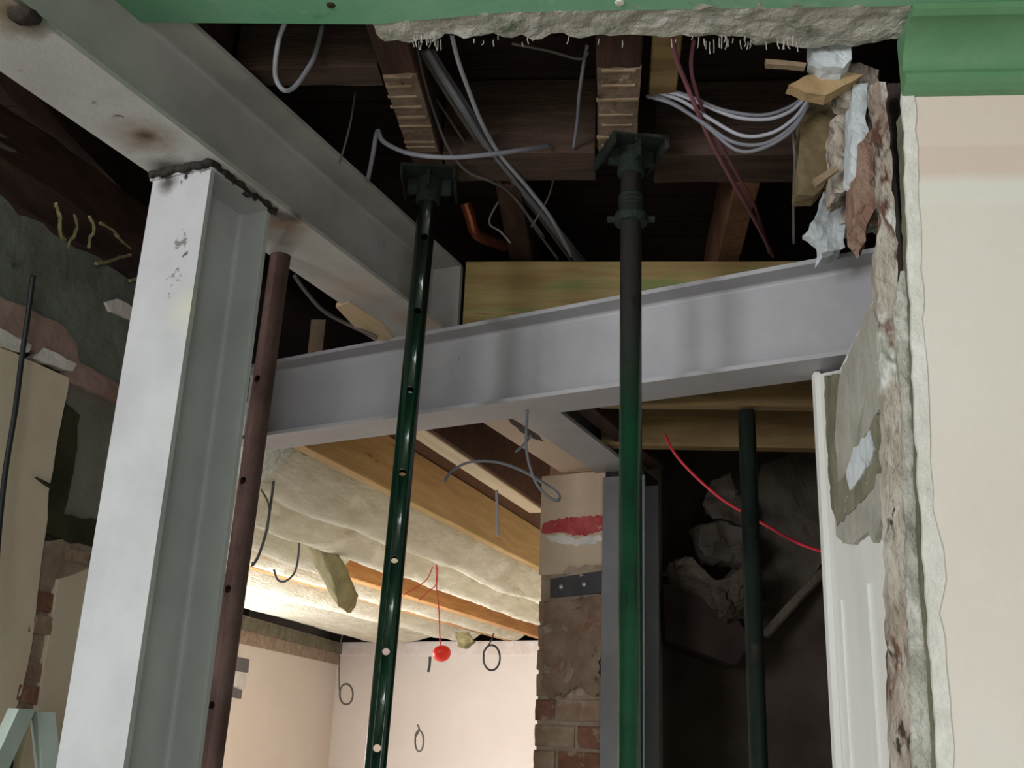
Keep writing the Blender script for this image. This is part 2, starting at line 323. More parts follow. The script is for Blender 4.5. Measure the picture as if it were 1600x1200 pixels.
# ================================================================ SETTING
struct('floor', xbox(-4.4, 4.2, -3.4, 12.6, -0.1, 0.0), FLOORM)
# green ceiling of the near room, broken off along the opening
gc = [atZ(135, 35, ZC), atZ(330, 36, ZC), atZ(585, 38, ZC), atZ(800, 19, ZC), atZ(1100, 14, ZC), atZ(1425, 9, ZC), np.array([3.0, 1.655, ZC]), np.array([3.0, -3.3, ZC]), np.array([-4.3, -3.3, ZC]), np.array([-4.3, 0.45, ZC]), np.array([-1.6, 0.50, ZC]), np.array([-1.13, 1.1, ZC]), atZ(118, 0, ZC)]
ceiling = struct('ceiling', prism(gc, (0, 0, 1), 0.024), GREENC)
rg = [atZ(580, 36, ZC+.002), atZ(600, 62, ZC+.002), atZ(640, 66, ZC+.002), atZ(680, 58, ZC+.002), atZ(800, 57, ZC+.002), atZ(1000, 57, ZC+.002), atZ(1080, 58, ZC+.002), atZ(1160, 55, ZC+.002), atZ(1180, 68, ZC+.002), atZ(1260, 72, ZC+.002), atZ(1330, 72, ZC+.002), atZ(1400, 60, ZC+.002), atZ(1425, 20, ZC+.002), atZ(1425, 2, ZC+.002), atZ(1000, 8, ZC+.002), atZ(585, 30, ZC+.002)]
mk('plaster_edge', chunk(prism(rg, (0, 0, 1), 0.02, jit=0.007, step=0.018), 0.006, 24, cuts=3, seed=3), RAGGED, ceiling, label='ragged grey plaster edge of the ceiling')
fr = []
rnd = random.Random(4)
for i in range(60):
    px = rnd.choice([rnd.uniform(640, 690), rnd.uniform(1060, 1250), rnd.uniform(1040, 1250), rnd.uniform(700, 1000)])
    p = atZ(px, 60+rnd.uniform(-6, 6), ZC); l = rnd.uniform(0.006, 0.022)*(1 if px < 1000 else 1.3)
    fr.append(tube([p, p+[rnd.uniform(-.001, .001), rnd.uniform(-.002, .004), -l*.5], p+[rnd.uniform(-.003, .003), rnd.uniform(-.002, .006), -l]], 0.0011, 4, sub=2))
o = mk('plaster_fibre', join(*fr), RAGGED, ceiling, kind='stuff')
for px, py in ((148, 19), (517, 8), (968, 4)):
    p = atZ(px, py, ZC)
    mk('nail_hole', lathe(p, (0, 0, -1), [(0.009, 0), (0.008, 0.002), (0.003, 0.0025), (0.003, 0.001)], 10), WHITEP if px > 900 else MOSS, ceiling)
# front wall with its plaster skin
skin = [(1415, 14), (1418, 100), (1422, 160), (1430, 330), (1436, 500), (1443, 650), (1452, 800), (1466, 860), (1470, 905), (1463, 960), (1473, 1040), (1480, 1100), (1484, 1200)]
sk = [atY(x, y, YW) for x, y in skin]
poly = sk + [np.array([sk[-1][0], YW, 0.0]), np.array([3.0, YW, 0.0]), np.array([3.0, YW, ZC+.02]), np.array([sk[0][0], YW, ZC+.02])]
wf = struct('wall_front', prism(poly, (0, 1, 0), 0.022), CREAM)
ed = [(1402, 18), (1406, 100), (1408, 160), (1415, 330), (1421, 500), (1428, 650), (1436, 800), (1442, 900), (1450, 1000), (1455, 1100), (1464, 1200)]
ins = [(x+dx, y) for (x, y), dx in zip(skin, (6, 6, 5, 5, 5, 5, 5, 4, 4, 4, 4, 4, 4))]
el = [atY(x, y, YW+.006) for x, y in ed]; il = [atY(x, y, YW+.006) for x, y in ins]
mk('plaster_edge', chunk(prism(el + [np.array([el[-1][0]+.003, YW+.006, 1.0]), np.array([il[-1][0], YW+.006, 1.0])] + il[::-1], (0, -1, 0), 0.0085, jit=0.0025, step=0.03, seed=5), 0.0012, 40, cuts=1), WHITEP, wf, label='white broken edge of the wall plaster')
struct('wall_masonry', xbox(0.66, 3.0, YW+.022, 2.42, 0, 2.83), MASON)
# cornice along the front wall, profile drawn in (y, z)
pr = [(YW, ZC), (1.652, ZC), (1.652, ZC-.012), (1.660, ZC-.016)]
for i in range(21):
    t = math.pi/2*i/20; pr.append((1.664+0.078*math.sin(t), ZC-.018-0.062*(1-math.cos(t))))
pr += [(1.735, ZC-.086), (1.731, ZC-.094), (1.731, ZC-.104), (1.738, ZC-.110), (1.752, ZC-.118), (YW, ZC-.122)]
x0 = atY(1418, 60, 1.70)[0]
struct('trim_1', loft([[np.array([x, y, z]) for y, z in pr] for x in (x0, x0+.4, 3.0)]), GREENK)
# old side wall, cut off at its far end
PL = -1.75
def lw(x, y, off=0.0): return atP(x, y, NJ, PL+off)
top = [(1.3, 2.55), (1.5, 2.60), (1.62, 2.57), (1.75, 2.60), (1.9, 2.58), (2.05, 2.62), (2.2, 2.6), (2.36, 2.55)]
out = [pt(EJ, NJ, 1.15, PL-.005, 0), pt(EJ, NJ, 2.36, PL-.005, 0)] + [pt(EJ, NJ, a, PL-.005, z) for a, z in top[::-1]] + [pt(EJ, NJ, 1.15, PL-.005, 2.57)]
wl = struct('wall_left', chunk(prism(out, -NJ, 0.2, jit=0.008, step=0.06), 0.006, 14, cuts=1), MASOND)
def lpatch(name, px, th, m, jit=0.006, seed=1, label=None, amp=0.003, base=0.0, cuts=2):
    return mk(name, chunk(prism([lw(x, y, base) for x, y in px], NJ, th, jit, 0.025, seed), amp, 22, cuts=cuts, seed=seed), m, wl, label=label)
lpatch('plaster_layer', [(-90, 250), (-20, 300), (20, 335), (60, 352), (95, 378), (140, 405), (185, 428), (240, 455), (240, 640), (205, 632), (170, 612), (118, 585), (100, 540), (60, 508), (-20, 468), (-90, 430)], 0.016, GREYPL, 0.008, 2, 'grey green old plaster')
lpatch('plaster_band', [(-90, 430), (-20, 462), (40, 488), (88, 515), (106, 540), (112, 575), (60, 560), (-20, 522), (-90, 488)], 0.026, BROWNBAND, 0.003, 3, 'pinkish brown band of plaster')
lpatch('plaster_band', [(104, 560), (150, 585), (215, 630), (215, 655), (160, 622), (100, 600), (92, 588)], 0.022, BROWNBAND, 0.003, 4)
lpatch('plaster_fragment', [(-90, 486), (-10, 518), (32, 540), (28, 552), (-10, 545), (-90, 505)], 0.029, WHITEP, 0.003, 5, 'white torn plaster strip')
lpatch('plaster_fragment', [(52, 546), (70, 552), (104, 571), (98, 583), (72, 572), (40, 560)], 0.029, WHITEP, 0.003, 6)
lpatch('plaster_fragment', [(153, 474), (170, 468), (205, 485), (210, 500), (196, 503), (160, 488)], 0.024, WHITEP, 0.002, 7, 'white plaster remnant')
lpatch('plasterboard', [(-90, 508), (-20, 540), (97, 592), (88, 640), (76, 700), (64, 770), (60, 830), (54, 862), (46, 930), (38, 1000), (22, 1080), (2, 1130), (-10, 1400), (-90, 1400)], 0.022, CREAML, 0.0015, 8, 'dull cream wall board', amp=0.0, cuts=0)
lpatch('plasterboard', [(80, 905), (118, 893), (160, 868), (215, 840), (240, 1100), (200, 1400), (10, 1400), (22, 1180), (45, 1110), (62, 1010)], 0.022, CREAML, 0.0015, 9, amp=0.0, cuts=0)
lpatch('recess', [(98, 598), (130, 605), (215, 650), (205, 850), (140, 836), (64, 820), (66, 760), (80, 690)], 0.006, DARKGREY, 0.002, 10, 'dull grey recessed patch')
lpatch('mossy_edge', [(95, 630), (116, 650), (112, 720), (92, 800), (150, 815), (210, 835), (205, 870), (150, 858), (104, 846), (62, 832), (64, 770), (78, 700)], 0.013, MOSS, 0.006, 11, 'dark mossy edge of the recess')
lpatch('nail', [(40, 746), (66, 758), (68, 765), (58, 760)], 0.03, MOSS, 0.0, 12, amp=0.0, cuts=0)
lpatch('mortar_bed', [(52, 848), (110, 842), (215, 838), (215, 850), (160, 884), (84, 906), (66, 1010), (48, 1110), (20, 1115), (36, 1000), (46, 920)], 0.009, MORTAR, 0.003, 14)
for i, (x, y, wpx, h) in enumerate([(72, 862, 44, 24), (112, 868, 34, 22), (150, 866, 30, 22), (60, 900, 40, 26), (54, 938, 38, 30), (50, 975, 36, 28), (44, 1010, 36, 28), (38, 1046, 36, 30), (30, 1082, 34, 28), (96, 888, 34, 14)]):
    q = [(x-wpx/2+5, y-h/2), (x+wpx/2+4, y-h/2+6), (x+wpx/2-2, y+h/2+4), (x-wpx/2-1, y+h/2-3)]
    mk('brick', chunk(prism([lw(a, b) for a, b in q], NJ, 0.010+0.006*(i % 3), 0.002, 0.02, 30+i), 0.003, 40, cuts=1, seed=i), (BRICKP if i % 2 else BRICK) if i % 3 else MORTAR, wl)
# dark outer shell round the floor void and the shut-off side room
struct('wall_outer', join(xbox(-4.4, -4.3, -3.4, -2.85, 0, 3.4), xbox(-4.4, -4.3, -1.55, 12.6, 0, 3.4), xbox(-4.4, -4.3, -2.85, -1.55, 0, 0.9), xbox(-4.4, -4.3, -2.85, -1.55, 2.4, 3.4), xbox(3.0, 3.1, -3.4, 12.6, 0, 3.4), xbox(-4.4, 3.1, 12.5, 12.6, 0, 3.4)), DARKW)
struct('wall_back', join(xbox(-4.4, -3.65, -3.4, -3.3, 0, 2.86), xbox(-2.35, 0.65, -3.4, -3.3, 0, 2.86), xbox(1.65, 3.1, -3.4, -3.3, 0, 2.86), xbox(-3.65, -2.35, -3.4, -3.3, 0, 0.9), xbox(0.65, 1.65, -3.4, -3.3, 0, 0.9), xbox(-3.65, -2.35, -3.4, -3.3, 2.4, 2.86), xbox(0.65, 1.65, -3.4, -3.3, 2.4, 2.86)), ROOMW)
struct('wall_right', xbox(2.9, 3.0, -3.3, YW, 0, 2.84), mat('darkened unseen wall', (120, 104, 92), (108, 92, 82), 3, .9, .1, 30))  # unseen wall, colour darkened to cut the light thrown onto the steel
for i, (xa, xb) in enumerate(((-3.65, -2.35), (0.65, 1.65))):
    struct('window_%d' % (i+1), join(xbox(xa, xb, -3.37, -3.33, 0.9, 0.95), xbox(xa, xb, -3.37, -3.33, 2.35, 2.4), xbox(xa, xa+.05, -3.37, -3.33, 0.95, 2.35), xbox(xb-.05, xb, -3.37, -3.33, 0.95, 2.35), xbox(xa+.05, xb-.05, -3.37, -3.34, 1.62, 1.66)), FRAMEW)
struct('window_4', join(xbox(-4.37, -4.33, -2.85, -1.55, .9, .95), xbox(-4.37, -4.33, -2.85, -1.55, 2.35, 2.4), xbox(-4.37, -4.33, -2.85, -2.8, .95, 2.35), xbox(-4.37, -4.33, -1.6, -1.55, .95, 2.35)), FRAMEW)  # unseen frame made up to go with the added side lamp
fu = struct('floor_upper', xbox(-4.3, 3.0, 0.3, 12.5, 3.10, 3.16), BOARDS)
for i in range(22):
    y = 0.5+i*0.128
    if y < 3.3: mk('floorboard', xbox(-4.2, 2.95, y, y+.122, 3.074+.002*(i % 2), 3.10), BOARDS, fu)
# far room
FC = np.array([-2.856, 11.265])
def fwp(p, z): # point on the far wall (plane across the joists) by distance across
    a = (8.9-p*float(N2@NJ))/float(N2@EJ); return pt(EJ, NJ, a, p, z)
ca, cb = FC+np.array([0.9, -0.434])*-.6, FC+np.array([0.902, -0.434])*4.6
def quadwall(a, b, z0, z1, th):   # upright slab from a to b, thickness to the far side
    a, b = np.array(a), np.array(b); d = (b-a)/np.linalg.norm(b-a); n = np.array([-d[1], d[0]])*th
    return loft([[np.array([q[0], q[1], z]) for q in (a, b, b+n, a+n)] for z in (z0, z1)])
wfar = struct('wall_far', quadwall(ca, cb, 0, 2.392, 0.15), FARCREAM)
mk('plaster_band', quadwall(np.array(ca)-[0, .012], np.array(cb)-[0, .012], 2.26, 2.385, 0.012), FARBAND, wfar, label='bare plaster band along the top')
dn = np.array([-2.856+3.40, 11.265-3.0]); ld = dn/np.linalg.norm(dn)
cc = FC-ld*8.0; cL = FC+ld*0.3
def lwp(y): return FC+ld*((y-FC[1])/ld[1])
wsl = struct('wall_far_left', join(quadwall(cc, lwp(5.4), 0, 2.39, 0.15), quadwall(lwp(7.8), cL, 0, 2.39, 0.15), quadwall(lwp(5.4), lwp(7.8), 0, 0.75, 0.15), quadwall(lwp(5.4), lwp(7.8), 1.97, 2.39, 0.15)), FARCREAM)
def lwq(y): return lwp(y)-np.array([.06, 0])
struct('window_3', join(quadwall(lwq(5.4), lwq(7.8), .75, .81, .04), quadwall(lwq(5.4), lwq(7.8), 1.91, 1.97, .04), quadwall(lwq(5.4), lwq(5.46), .81, 1.91, .04), quadwall(lwq(6.57), lwq(6.63), .81, 1.91, .04), quadwall(lwq(7.74), lwq(7.8), .81, 1.91, .04)), FRAMEW)
_lw = bpy.data.objects['daylight_far_window']; _q = lwp(6.6)-np.array([.20, 0]); _lw.location = (_q[0], _q[1], 1.22)
_lw.rotation_euler = Vector((ld[1], -ld[0]+.5, -0.12)).to_track_quat('-Z', 'Y').to_euler()
nn = np.array([ld[1], -ld[0]])*0.012
for k, (z0, z1, m_, th) in enumerate(((2.16, 2.27, MORTAR, 1.0), (2.27, 2.375, OLIVEPL, 4.0))):
    mk('plaster_band' if k == 0 else 'wall_plate', quadwall(cc+nn*th, cL+nn*th, z0, z1, 0.012*th), m_, wsl, label=('rough plaster under the wall plate', 'greenish timber wall plate')[k])
struct('ceiling_far', xform(([(v[0], v[1], v[2]) for v in [(a, p, z) for z in (2.60, 2.615) for a, p in ((2.9, -1.0), (2.9, -5.8), (11.5, -5.8), (11.5, -1.0))]], [(0, 1, 2, 3), (4, 5, 6, 7), (0, 1, 5, 4), (1, 2, 6, 5), (2, 3, 7, 6), (3, 0, 4, 7)]), EJ, NJ), BROWNB)
# partition from the brick pier to the far wall
PP = -0.85
def part_box(a0, a1, z0, z1): return box(EJ, NJ, a0, a1, PP-.05, PP+.05, z0, z1)
struct('wall_partition', join(part_box(3.55, 9.5, 0, 2.6)), ROOMW)
# shut-off side room behind the steel
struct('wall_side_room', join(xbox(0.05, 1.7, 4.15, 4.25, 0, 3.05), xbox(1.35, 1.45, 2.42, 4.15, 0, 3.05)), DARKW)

# ================================================================ STEEL
b1 = thing('steel_beam', pt(E1, N1, 1.8, -1.411, ZB1), 'long grey painted steel beam with scorch marks lying on the pale steel column', 'steel beam')
mk('beam_section', ibeam(E1, N1, 0.35, 2.52, -1.411, 0.178, ZB1, HB1), STEEL1, b1)
mk('end_plate', box(E1, N1, 2.50, 2.515, -1.406, -1.315, ZB1+.006, ZB1+HB1-.012), STEEL1, b1)
wb = [tube([pt(E1, N1, 1.448+.002*math.sin(i*3.), -1.50+i*.16/12, ZB1-.004+.004*math.sin(i*1.7)) for i in range(13)], 0.009, 6), tube([pt(E1, N1, 1.45+i*.22/14, -1.345+.004*math.sin(i*2.3), ZB1-.005+.003*math.sin(i*1.3)) for i in range(15)], 0.0075, 6)]
mk('weld_bead', chunk(join(*wb), 0.006, 60, cuts=0), BURNT, b1, label='burnt black weld along the column head', smooth=True)
mk('bolt_scar', chunk(lathe(P_b1(38, 24), (0, 0, -1), [(0.028, 0), (0.024, 0.006), (0.012, 0.010), (0.004, 0.012)], 10), 0.005, 50, cuts=1), BURNT, b1, label='burnt patch under the beam', smooth=True)
c1 = thing('steel_column', pt(E1, N1, 1.56, -1.425, 0), 'pale grey upright steel column with black scorch marks at its head', 'steel column')
mk('column_section', hcol(E1, N1, 1.46, 0.20, -1.425, 0.15, 0.012, ZB1-.012), STEEL3, c1)
mk('cap_plate', box(E1, N1, 1.455, 1.665, -1.505, -1.345, ZB1-.012, ZB1-.001), STEEL3, c1)
mk('base_plate', box(E1, N1, 1.40, 1.72, -1.54, -1.31, 0, 0.012), STEEL3, c1)
b2 = thing('steel_beam', pt(E2, N2, 1.3, 2.315, ZB2), 'lilac grey steel beam crossing behind the two front green props', 'steel beam')
mk('beam_section', ibeam(E2, N2, 0.36, 2.40, 2.315, 0.14, ZB2, HB2), STEEL2, b2)
b3 = thing('steel_beam', pt(E1, N1, 2.95, -1.07, ZB2+.002), 'short grey steel beam running back to the column beside the brick pier', 'steel beam')
mk('beam_section', ibeam(E1, N1, 2.515, 3.45, -1.07, 0.135, ZB2+.002, 0.2), STEEL2, b3)
STEEL4 = mat('dusty shade darkened steel', (128, 127, 131), (112, 111, 115), 5, 0.6, 0.08, 90)  # dust plus shade put into the colour, darker than the other steel
c2 = thing('steel_column', pt(E1, N1, 3.36, -1.045, 0), 'dull grey steel column beside the brick pier under the short beam', 'steel column')
mk('column_section', hcol(E1, N1, 3.19, 0.17, -1.035, 0.14, 0.012, ZB2-.018), STEEL4, c2)
mk('cap_plate', box(E1, N1, 3.20, 3.36, -1.10, -0.97, ZB2-.018, ZB2+.001), BURNT, c2, label='dark cap plate at the column head')  # cap plate in the dark weld colour
mk('base_plate', box(E1, N1, 3.15, 3.40, -1.10, -0.94, 0, 0.012), STEEL4, c2)
# pale packer below the end of the long beam
pk = [atZ(525, 478, ZB1+.001), atZ(545, 470, ZB1+.001), atZ(600, 505, ZB1+.001), atZ(615, 528, ZB1+.001), atZ(590, 532, ZB1+.001), atZ(560, 515, ZB1+.001)]
tag(mk('packing_plate', prism([p-[0, 0, .004] for p in pk], (0, 0, 1), 0.012), pine('pale packer', (214, 190, 158), (200, 172, 140), 20)), 'pale split packing piece wedged under the end of the long steel beam', 'packer')

# ================================================================ PROPS
def prop(label, base, topp, r, m, holes=(), hdir=None, head=True, headrot=0.0, headtilt=0.0, hm=None, thread=None, group=None, name='steel_prop', holem=None):
    base, topp = np.array(base, float), np.array(topp, float); root = thing(name, base, label, 'prop', group)
    axv = (topp-base)/np.linalg.norm(topp-base); Ln = np.linalg.norm(topp-base); seg = 28
    u = np.cross(axv, [0, 1.0, 0]); u /= np.linalg.norm(u); v = np.cross(axv, u)
    def ring(h, rr): return [base+axv*h+rr*(math.cos(k*2*math.pi/seg)*u+math.sin(k*2*math.pi/seg)*v) for k in range(seg)]
    t = loft([ring(0.008, r), ring(Ln-.008, r), ring(Ln-.008, r-.004), ring(0.008, r-.004), ring(0.008, r)], cap=False)
    if holes:
        ob = mk('inner_tube', t, m); loc0 = ob.location.copy()
        cut = []
        for z in holes:
            c = base+axv*((z-base[2])/axv[2]); hd = np.array(hdir)/np.linalg.norm(hdir)
            cut.append(lathe(c-hd*.06, hd, [(0.0085, 0), (0.0085, 0.12)], 14))
        cb_ = mk('cutter', join(*cut), m)
        md = ob.modifiers.new('b', 'BOOLEAN'); md.object = cb_; md.operation = 'DIFFERENCE'; md.solver = 'EXACT'
        bpy.context.view_layer.update()
        me = bpy.data.meshes.new_from_object(ob.evaluated_get(bpy.context.evaluated_depsgraph_get()))
        me.transform(Matrix.Translation(loc0-Vector(base)))
        bpy.data.objects.remove(cb_); bpy.data.objects.remove(ob)
        o = bpy.data.objects.new('inner_tube', me); COL.objects.link(o); o.parent = root; o['_org'] = tuple(base)
    else:
        o = mk('tube', t, m, root)
    for p in o.data.polygons: p.use_smooth = p.area > 0.0003 or not holes
    bw = 0.075
    mk('base_plate', xbox(base[0]-bw, base[0]+bw, base[1]-bw, base[1]+bw, base[2], base[2]+.008), hm or m, root)
    if head:
        a = headrot; e = np.array([math.cos(a), math.sin(a), 0]); n = np.array([-math.sin(a), math.cos(a), 0])
        def hb(a0, a1, p0, p1, z0, z1): return [tuple(topp+(e*A+n*Pq)+np.array([0, 0, Z+headtilt*A])) for A, Pq, Z in [(a0, p0, z0), (a1, p0, z0), (a1, p1, z0), (a0, p1, z0), (a0, p0, z1), (a1, p0, z1), (a1, p1, z1), (a0, p1, z1)]], [(0, 1, 2, 3), (4, 5, 6, 7), (0, 1, 5, 4), (1, 2, 6, 5), (2, 3, 7, 6), (3, 0, 4, 7)]
        hs = .068
        mk('head_plate', join(hb(-hs, hs, -hs, hs, -.008, 0), hb(-hs, -hs+.006, -hs, hs, -.034, -.006), hb(hs-.006, hs, -hs, hs, -.034, -.006), hb(-hs*.8, hs*.8, -.004, .004, -.05, -.006), hb(-.004, .004, -hs*.8, hs*.8, -.05, -.006)), hm or m, root)
        mk('head_collar', lathe(topp-axv*.075, axv, [(r+.001, 0), (r+.007, .004), (r+.007, .066), (r+.001, .07)], 24), hm or m, root)
    if thread:
        z0, z1 = thread; prof = [(r, 0)]; k = int((z1-z0)/.011)
        for i in range(k): prof += [(r+.001, i*.011+.001), (r+.0045, i*.011+.005), (r+.001, i*.011+.010)]
        mk('thread', lathe(base+axv*((z0-base[2])/axv[2]), axv, prof, 24), hm or m, root)
        c = base+axv*((z0-base[2])/axv[2])
        nut = lathe(c, axv, [(r, 0), (r+.013, .002), (r+.015, .018), (r+.012, .026), (r, .028)], 20)
        lug = join(tube([c+u*(r+.005)+axv*.014, c+u*(r+.03)+axv*.014], .008, 8), tube([c-u*(r+.005)+axv*.014, c-u*(r+.03)+axv*.014], .008, 8))
        mk('collar_nut', join(nut, lug), hm or m, root)
    return root
prop('dark green prop with a row of pin holes standing before the crossing beam', (-0.512, 2.31, 0), (-0.459, 2.31, ZJ), 0.0235, GREENP2,
     holes=[z for z in (2.69, 2.495, 2.297, 2.1, 1.903, 1.706, 1.508, 1.31, 1.11)], hdir=(-0.20, 0.96, 0.02), hm=PROPHEAD, headrot=0.1)
prop('plain green prop with threaded collar under the lathed joist beside the trimmer', (0.048, 2.18, 0), (0.04, 2.18, ZJ), 0.0243, GREENP, hm=PROPHEAD, headrot=0.35, headtilt=0.10, thread=(2.665, 2.745))
prop('green prop standing alone in the dark side room under a treated joist', (0.362, 2.705, 0), (0.357, 2.705, ZN-.001), 0.0225, GREENP3, head=False)
rb, rt = atY(330, 1190, 2.25), atY(437, 410, 2.25)
sl = (rt-rb)/(rt[2]-rb[2])
prop('rusty brown prop tube standing close behind the pale steel column', rb-sl*rb[2], rt+sl*(ZJ-rt[2]), 0.0245, RUST, holes=[z for z in (2.30, 2.06, 1.82, 1.58)], hdir=(0.34, 0.94, 0.0), head=False)

# ================================================================ OLD FLOOR OVERHEAD
GJ = 'old joists overhead'
def lathjoist(x0, x1, y0, y1, label, marks, seed):
    j = thing('old_joist', ((x0+x1)/2, y0, ZJ), label, 'joist', GJ)
    mk('timber', xbox(x0, x1, 0, 0.1, 0, 0.1) if 0 else box(EY, EX, y0, y1, x0, x1, ZJ, 3.074, bev=.004, seg=8, jit=.002, seed=seed), OLDWOOD, j)
    mk('lathed_underside', chunk(box(EY, EX, marks[0], marks[-1]+.03, x0+.002, x1-.002, ZJ-.006, ZJ+.004), .004, 40, cuts=2, seed=seed), LATHED, j, label='underside scarred by plaster and lath nails')
    r = random.Random(seed)
    for y in marks:
        mk('lath_stub', box(EY, EX, y, y+r.uniform(.004, .008), x0-r.uniform(-.012, .004), x1+r.uniform(-.02, .002), ZJ-.009, ZJ-.003, bev=.001), LATH, j)
    return j
ysj1 = [atZ(630, y, ZJ)[1] for y in (115, 129, 146, 162, 178, 192, 217, 225)]
ysj2 = [atZ(975, y, ZJ)[1] for y in (105, 128, 150, 174, 190, 209, 222)]
lathjoist(-0.492, -0.415, 0.5, 2.36, 'old dark joist scarred by laths carried on the prop with pin holes', ysj1, 3)
lathjoist(-0.038, 0.055, 0.5, 2.185, 'old dark joist with pale lath stubs carried on the threaded prop', ysj2, 4)
mk_ = lambda nm, g, m, lab, cat, grp=None: tag(mk(nm, g, m), lab, cat, grp)
mk_('old_joist', box(EY, EX, 0.5, 3.2, -0.90, -0.82, ZJ, 3.074, bev=.004, seg=8, jit=.003), OLDWOOD, 'old dark brown joist lying over the long steel beam', 'joist', GJ)
mk_('old_joist', box(EY, EX, 0.9, 3.3, -1.36, -1.29, ZJ, 3.074, bev=.004, seg=8, jit=.003), OLDWOOD, 'old dark joist over the broken side wall beyond the long beam', 'joist', GJ)
mk_('old_joist', box(EY, EX, 2.352, 3.2, 0.30, 0.365, ZJ, 3.074, bev=.004, seg=6, jit=.002), mat('mid brown joist', (120, 84, 62), (92, 60, 44), 5, .85, .4, 40), 'mid brown joist running back from the trimmer above the yellow timber', 'joist', GJ)
mk_('old_joist', box(EY, EX, 2.36, 3.2, -0.30, -0.235, ZJ, 3.074, bev=.004, seg=6, jit=.002), OLDWOOD, 'old dark joist behind the cable bundle beyond the trimmer', 'joist', GJ)
jb = mk_('joist_block', box(EY, EX, 1.60, 2.0, 0.075, 0.135, ZJ+.02, 3.06, bev=.003), TREATED, 'short dull timber block fixed beside the joist with lath stubs', 'timber')
mk_('trimmer_joist', xbox(-0.41, -0.045, 2.195, 2.335, ZJ, 3.07, bev=.004, seg=5, jit=.002), OLDWOODX, 'old trimmer joist between the two propped joists', 'joist', 'old trimmers')
mk_('trimmer_joist', xbox(0.10, 0.62, 2.215, 2.35, ZJ, 3.07, bev=.004, seg=5, jit=.002), OLDWOODX, 'old trimmer joist running behind the drooping cables to the broken wall', 'joist', 'old trimmers')
mk_('trimmer_joist', xbox(-0.81, -0.50, 1.86, 1.93, ZJ+.01, 3.07, bev=.004, seg=5, jit=.002), OLDWOODX, 'old dark cross timber behind the dangling white cable loop', 'joist', 'old trimmers')
mk_('yellow_joist', xbox(-0.425, 0.62, 2.765, 2.81, ZB1+.001, 2.848, bev=.003, seg=6, jit=.001), YELLOW, 'new yellow treated joist resting on the crossing steel beam', 'joist')

# ================================================================ NEW JOISTS AND WOOL OF THE FAR ROOM
GN = 'new joists of the far ceiling'
def jstart(p): return (2.345-p*float(N2@NJ))/float(N2@EJ)+.02
def jend(p): return (8.9-p*float(N2@NJ))/float(N2@EJ)-.02
def njoist(p0, p1, m, label, z0=ZN, seed=0):
    return mk_('new_joist', box(EJ, NJ, jstart(p1), jend(p0), p0, p1, z0, 2.595, bev=.003, seg=10, jit=.0012, seed=seed), m, label, 'joist', GN)
j1 = thing('new_joist', pt(EJ, NJ, 2.7, -1.275, ZN), 'pale sawn joist with a brown board on its side nearest the short beam', 'joist', GN)
mk('timber', box(EJ, NJ, jstart(-1.24), 3.96, -1.315, -1.245, ZN, 2.595, bev=.002, seg=8, jit=.001), PALEPINE, j1)
mk('fibreboard', box(EJ, NJ, jstart(-1.23), 3.96, -1.2445, -1.232, ZN+.006, 2.595), BROWNB, j1, label='brown fibreboard side')
njoist(-1.757, -1.71, PINEJ, 'knotty golden new joist with its whole side bare beside the wool', seed=2)
njoist(-2.175, -2.13, PINEJ, 'new joist almost hidden between the first two rolls of wool', seed=3)
njoist(-2.575, -2.53, PINEJ, 'new joist almost hidden behind the second roll of wool', seed=4)
njoist(-3.02, -2.94, PINEO, 'orange new joist laid bare past the hanging flap of wool', z0=ZN-.012, seed=5)
njoist(-3.46, -3.40, PINEO, 'orange new joist nearest the far corner', seed=6)
njoist(-3.95, -3.90, PINEO, 'new joist deep behind the far wool by the corner', seed=7)
def batt(p0f, p1, a0, a1, sag, label, seed, skew=0.0, m=WOOL, endtaper=0.3):
    na, npn = int((a1-a0)/.05), 14; V, Fs = [], []; o = Vector((seed*3.7, seed*1.3, 0))
    for i in range(na+1):
        a = a0+(a1-a0)*i/na; p0 = p0f(a) if callable(p0f) else p0f
        for j in range(npn+1):
            u = j/npn; s = math.sin(math.pi*min(1, max(0, u)))**0.9; s *= (1+skew*(0.5-u))
            nz = noise.noise(Vector((a*1.6, u*1.4, 0))+o)*0.30+noise.noise(Vector((a*6, u*3, 3))+o)*0.12
            wav = 0.012*noise.noise(Vector((a*2.2, 0, 7))+o)
            p = p0+(p1-p0)*u+wav; f = noise.noise(Vector((a*26, u*14, 1))+o)*.006
            V.append(tuple(pt(EJ, NJ, a, p, 2.50-s*(sag*(1+nz)+.108)+f)))
    for i in range(na):
        for j in range(npn): k = i*(npn+1)+j; Fs.append((k, k+1, k+npn+2, k+npn+1))
    top = len(V)
    for i in (0, na):
        p0 = p0f(a0+(a1-a0)*i/na) if callable(p0f) else p0f
        for j in (0, npn): V.append(tuple(pt(EJ, NJ, a0+(a1-a0)*i/na, p0+(p1-p0)*j/npn, 2.59)))
    b = [0, npn, na*(npn+1), na*(npn+1)+npn]
    Fs += [(top, top+1, top+3, top+2)]
    Fs += [tuple([top]+list(range(0, npn+1))+[top+1]), tuple([top+2]+[b[2]+j for j in range(npn+1)]+[top+3])]
    Fs += [tuple([top]+[i*(npn+1) for i in range(na+1)]+[top+2]), tuple([top+1]+[i*(npn+1)+npn for i in range(na+1)]+[top+3])]
    return tag(mk('insulation_batt', (V, Fs), m, smooth=True), label, 'insulation', 'mineral wool between the far joists')
batt(-2.15, -1.762, 2.95, 9.2, .095, 'cream mineral wool roll along the bare golden joist', 1, .5)
batt(-2.55, -2.155, 3.0, 9.3, .085, 'second cream mineral wool roll from the golden joist', 2, .5)
batt(-2.94, -2.56, 3.1, 5.0, .075, 'third wool roll ending at the olive hanging flap', 3, .5)
